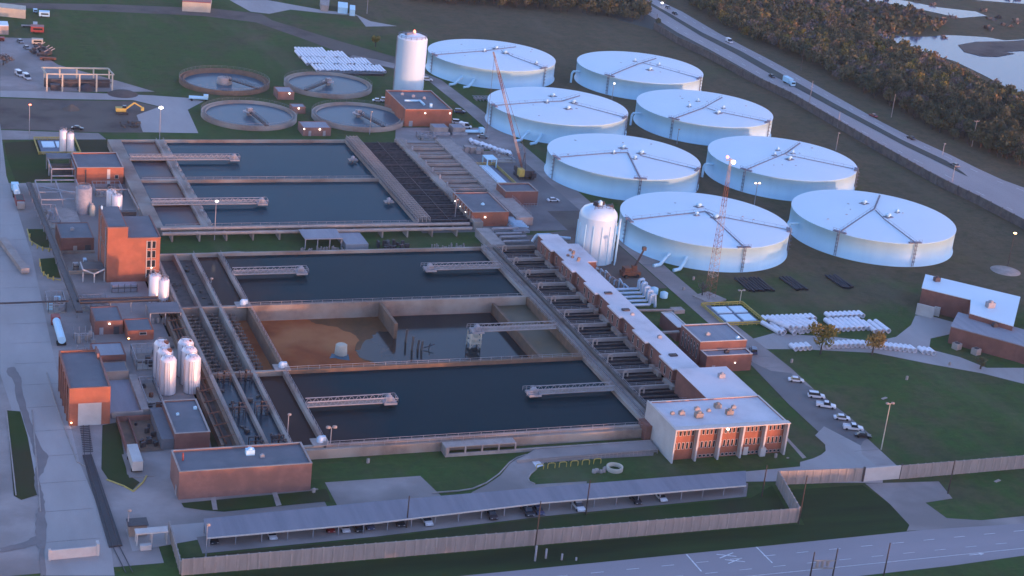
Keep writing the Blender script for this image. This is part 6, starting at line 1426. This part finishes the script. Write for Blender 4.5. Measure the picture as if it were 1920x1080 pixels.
TL = ['dark bushy green tree in the wood beyond the highway', 'olive bushy tree in the wood beyond the highway', 'russet tree in the wood beyond the highway', 'bare greyish tree in the wood beyond the highway', 'dark bushy green tree in the wood beyond the highway', 'olive bushy tree in the wood beyond the highway', 'bare greyish tree in the wood beyond the highway', 'yellow-green tree in the wood beyond the highway']
TG = ['dark trees of the wood', 'olive trees of the wood', 'russet trees of the wood', 'bare trees of the wood', 'dark trees of the wood', 'olive trees of the wood', 'bare trees of the wood', 'yellow-green trees of the wood']
def tree(i, x, y, s, rz, lab=None, grp=None):
    if not TP[i][1]: o = TP[i][0]; TP[i][1] = True; o.location = (x, y, 0); o.rotation_euler = (0, 0, rz); o.scale = (s, s, s)
    else: o = copy_tree(TP[i][0], (x, y, 0), rz, scale=(s, s, s))
    o['label'] = lab or TL[i]; o['group'] = grp or TG[i]; o['category'] = 'tree'
def inside(p, P):
    c = False; n = len(P)
    for i in range(n):
        a, b = P[i], P[(i + 1) % n]
        if (a[1] > p[1]) != (b[1] > p[1]) and p[0] < (b[0] - a[0]) * (p[1] - a[1]) / (b[1] - a[1]) + a[0]: c = not c
    return c
def toward(x, y, z=0):
    Q = Vector((x, y, z - CZ)); d_ = Q.dot(CF); return 960 + FP * Q.dot(CA) / d_, 540 - FP * Q.dot(CB) / d_
WOOD = [(1265, -30), (1290, 12), (1400, 72), (1480, 105), (1560, 150), (1660, 195), (1760, 250), (1850, 290), (1960, 330), (1960, 215), (1900, 190), (1800, 150), (1740, 118), (1640, 80), (1560, 40), (1480, 10), (1400, -30)]
WOODFAR = [(1400, -60), (1480, 5), (1560, 30), (1640, 62), (1700, 68), (1760, 60), (1775, 45), (1700, 18), (1610, 2), (1560, -20), (1500, -60)]
rnd = random.Random(3); cand = []
PW = PG(WOOD)
xs_ = [p[0] for p in PW]; ys_ = [p[1] for p in PW]
x = min(xs_)
gsz = 4.6
while x < max(xs_):
    y = min(ys_)
    while y < max(ys_):
        p = (x + rnd.uniform(-2, 2), y + rnd.uniform(-2, 2))
        if inside(p, PW): cand.append(p)
        y += gsz
    x += gsz
cand.sort(key=lambda p: p[0] ** 2 + p[1] ** 2)
def kind_at(x, y, rnd):
    n = math.sin(x * .045 + 1) + math.sin(y * .037 + x * .02) + rnd.uniform(-1, 1)
    px, py = toward(x, y); edge = py < 105 + (px - 1500) * .32          # river side of the belt is browner
    if edge and rnd.random() < .45: return rnd.choice((2, 1, 7, 1))
    if n > 1.6: return rnd.choice((3, 6))
    return rnd.choice((0, 4, 0, 1, 5, 3, 1))
for p in cand[:250]: tree(kind_at(*p, rnd), *p, rnd.uniform(.75, 1.25), rnd.uniform(0, 6.28))
# the rest of the wood reads as one mass
wm = {}
for p in cand[250:] :
    if rnd.random() < .1: continue
    k = kind_at(*p, rnd); m = wm.setdefault({0: 0, 4: 0, 1: 1, 5: 1, 2: 2, 3: 3, 6: 3, 7: 5}[k], MB()); s = rnd.uniform(.8, 1.25); crown(m, p[0], p[1], 4.6 * s, 3.5 * s, 4.2 * s, 160, .6, rnd, 5)
for q, PX, gz, hh in ((0, WOODFAR, 6.5, .62),):
    P = PG(PX); x = min(p[0] for p in P)
    while x < max(p[0] for p in P):
        y = min(p[1] for p in P)
        while y < max(p[1] for p in P):
            pp = (x + rnd.uniform(-2, 2), y + rnd.uniform(-2, 2))
            if inside(pp, P): m = wm.setdefault(rnd.choice((0, 1, 1, 3, 2)), MB()); s = rnd.uniform(.5, .8); crown(m, pp[0], pp[1], 3.4 * s, 4 * s, 4 * s, 40, 1.0, rnd, 3)
            y += gz
        x += gz
W = MB(); mats_ = []
for i, (k, m) in enumerate(wm.items()):
    b0 = len(W.v); W.v += m.v; W.f += [[b0 + j for j in f] for f in m.f]; W.mi += [i] * len(m.f); W.sm += [False] * len(m.f); mats_.append(LM[k])
o = W.build('woodland', mats_, loc=(600, 850, 0)); tag(o, 'far mass of mixed autumn woodland between highway and water', 'woodland', None, 'stuff')
# tree line along the top edge
TOPW = [(700, -40), (760, 2), (960, 18), (1130, 30), (1205, 44), (1215, 20), (1180, -5), (1160, -40)]
P = PG(TOPW); nT = 0; rest = MB()
x = min(p[0] for p in P); cd = []
while x < max(p[0] for p in P):
    y = min(p[1] for p in P)
    while y < max(p[1] for p in P):
        pp = (x + rnd.uniform(-2, 2), y + rnd.uniform(-2, 2))
        if inside(pp, P) and toward(*pp)[1] > -35: cd.append(pp)
        y += 6
    x += 6
cd.sort(key=lambda p: p[0] ** 2 + p[1] ** 2)
LB = 'tree in the woods row behind the storage tanks'
for p in cd[:48]: k = rnd.choice((0, 4, 0, 5, 1)); tree(k, *p, rnd.uniform(.8, 1.2), rnd.uniform(0, 6), ('dark green ' if k in (0, 4) else 'olive ') + LB, ('dark' if k in (0, 4) else 'olive') + ' trees of the top edge row')
for p in cd[48:]: crown(rest, p[0], p[1], 5, 4, 4.5, 60, .95, rnd, 4)
tag(rest.build('far_woodland', LM[0], loc=(350, 950, 0)), 'dark wood continuing beyond the top edge row of trees', 'woodland', None, 'stuff')
# scrub in the marsh
mm_ = MB()
for _ in range(1500):
    x = rnd.uniform(560, 1500); y = rnd.uniform(850, 1900); px, py = toward(x, y)
    if py > 95 or px < 1500 or px > 1960: continue
    if 60 < py < 95 and px > 1780: continue
    crown(mm_, x, y, .8, rnd.uniform(2, 6), rnd.uniform(.6, 1.6), 14, 1.3, rnd, 3)
tag(mm_.build('marsh_scrub', LM[3], loc=(800, 1100, 0)), 'low brown scrub scattered over the marsh beyond the lake', 'scrub', None, 'stuff')
# the individual trees on site
def own_tree(lab, px, py, H, rx, mi, n, s, seed, tr=.3):
    x, y = G(px, py); rnd = random.Random(seed); t = thing('tree', lab, 'tree', (x, y, 0)); m = MB(); crown(m, x, y, H * .6, rx, H * .42, n, s, rnd, 7); m.build('crown', LM[mi], t); m = MB(); limbs(m, x, y, H, rnd, tr, 8); m.build('trunk', M['bark'], t)
own_tree('olive and orange autumn tree, left of two beside the white pipes', 1538, 664, 11, 5.4, 5, 900, .36, 1); own_tree('orange autumn tree, right of two beside the white pipes', 1635, 665, 9, 5.0, 4, 800, .34, 2)
own_tree('small yellowish tree in the field behind the tall plain tank', 704, 88, 6, 2.2, 5, 260, .45, 3); own_tree('small faded tree on the bank by the east drive', 1838, 692, 4, 2.4, 1, 260, .3, 4)
own_tree('grey bare tree at the left edge of the vehicle yard', 6, 122, 5, 4.5, 3, 300, .4, 5); own_tree('lone dark bush tree at the near edge of the highway top', 1232, 52, 6, 2, 0, 160, .5, 6)
own_tree('bare scrubby tree at the foot of the lattice mast', 1316, 556, 6, 2.6, 3, 160, .22, 7)

# unseen tree belt added across the street, heights set to shade the low works
sw = MB(); rnd = random.Random(11); x = 95.0
while x < 620:
    hh = 10.6 if x < 132 else 12 if x < 178 else 8 if x < 252 else 6 if x < 305 else 13 if x < 380 else 16
    for y in (255, 260, 265, 270):
        H = hh * rnd.uniform(.93, 1.05); crown(sw, x + rnd.uniform(-2, 2), y + rnd.uniform(-2, 2), H * .5, 4.2, H * .5, 110, .95, rnd, 4); sw.tube((x, y, 0), (x, y, H * .5), .25, 6)
    x += 4.6
tag(sw.build('unseen_shade_trees', [LM[0]], loc=(300, 264, 0)), 'unseen belt of trees added to shade the low parts of the works', 'woodland', None, 'stuff')

for i, (o_, used_) in enumerate(TP):
    if not used_:
        for ch in list(o_.children): bpy.data.objects.remove(ch)
        bpy.data.objects.remove(o_)
# ================================================================ HAZE
hz = MB(); hz.box(-2400, -250, -40, 3900, 5900, 230)
hm_ = bpy.data.materials.new('haze'); hm_.use_nodes = True; t_ = hm_.node_tree; t_.nodes.remove(t_.nodes['Principled BSDF'])
pv = t_.nodes.new('ShaderNodeVolumePrincipled'); pv.inputs['Color'].default_value = (.62, .82, 1.0, 1); pv.inputs['Density'].default_value = .00004; pv.inputs['Anisotropy'].default_value = .0
t_.links.new(pv.outputs[0], t_.nodes['Material Output'].inputs['Volume'])
o = hz.build('haze', hm_); tag(o, 'thin bluish evening haze over the whole site', 'haze', None, 'stuff')
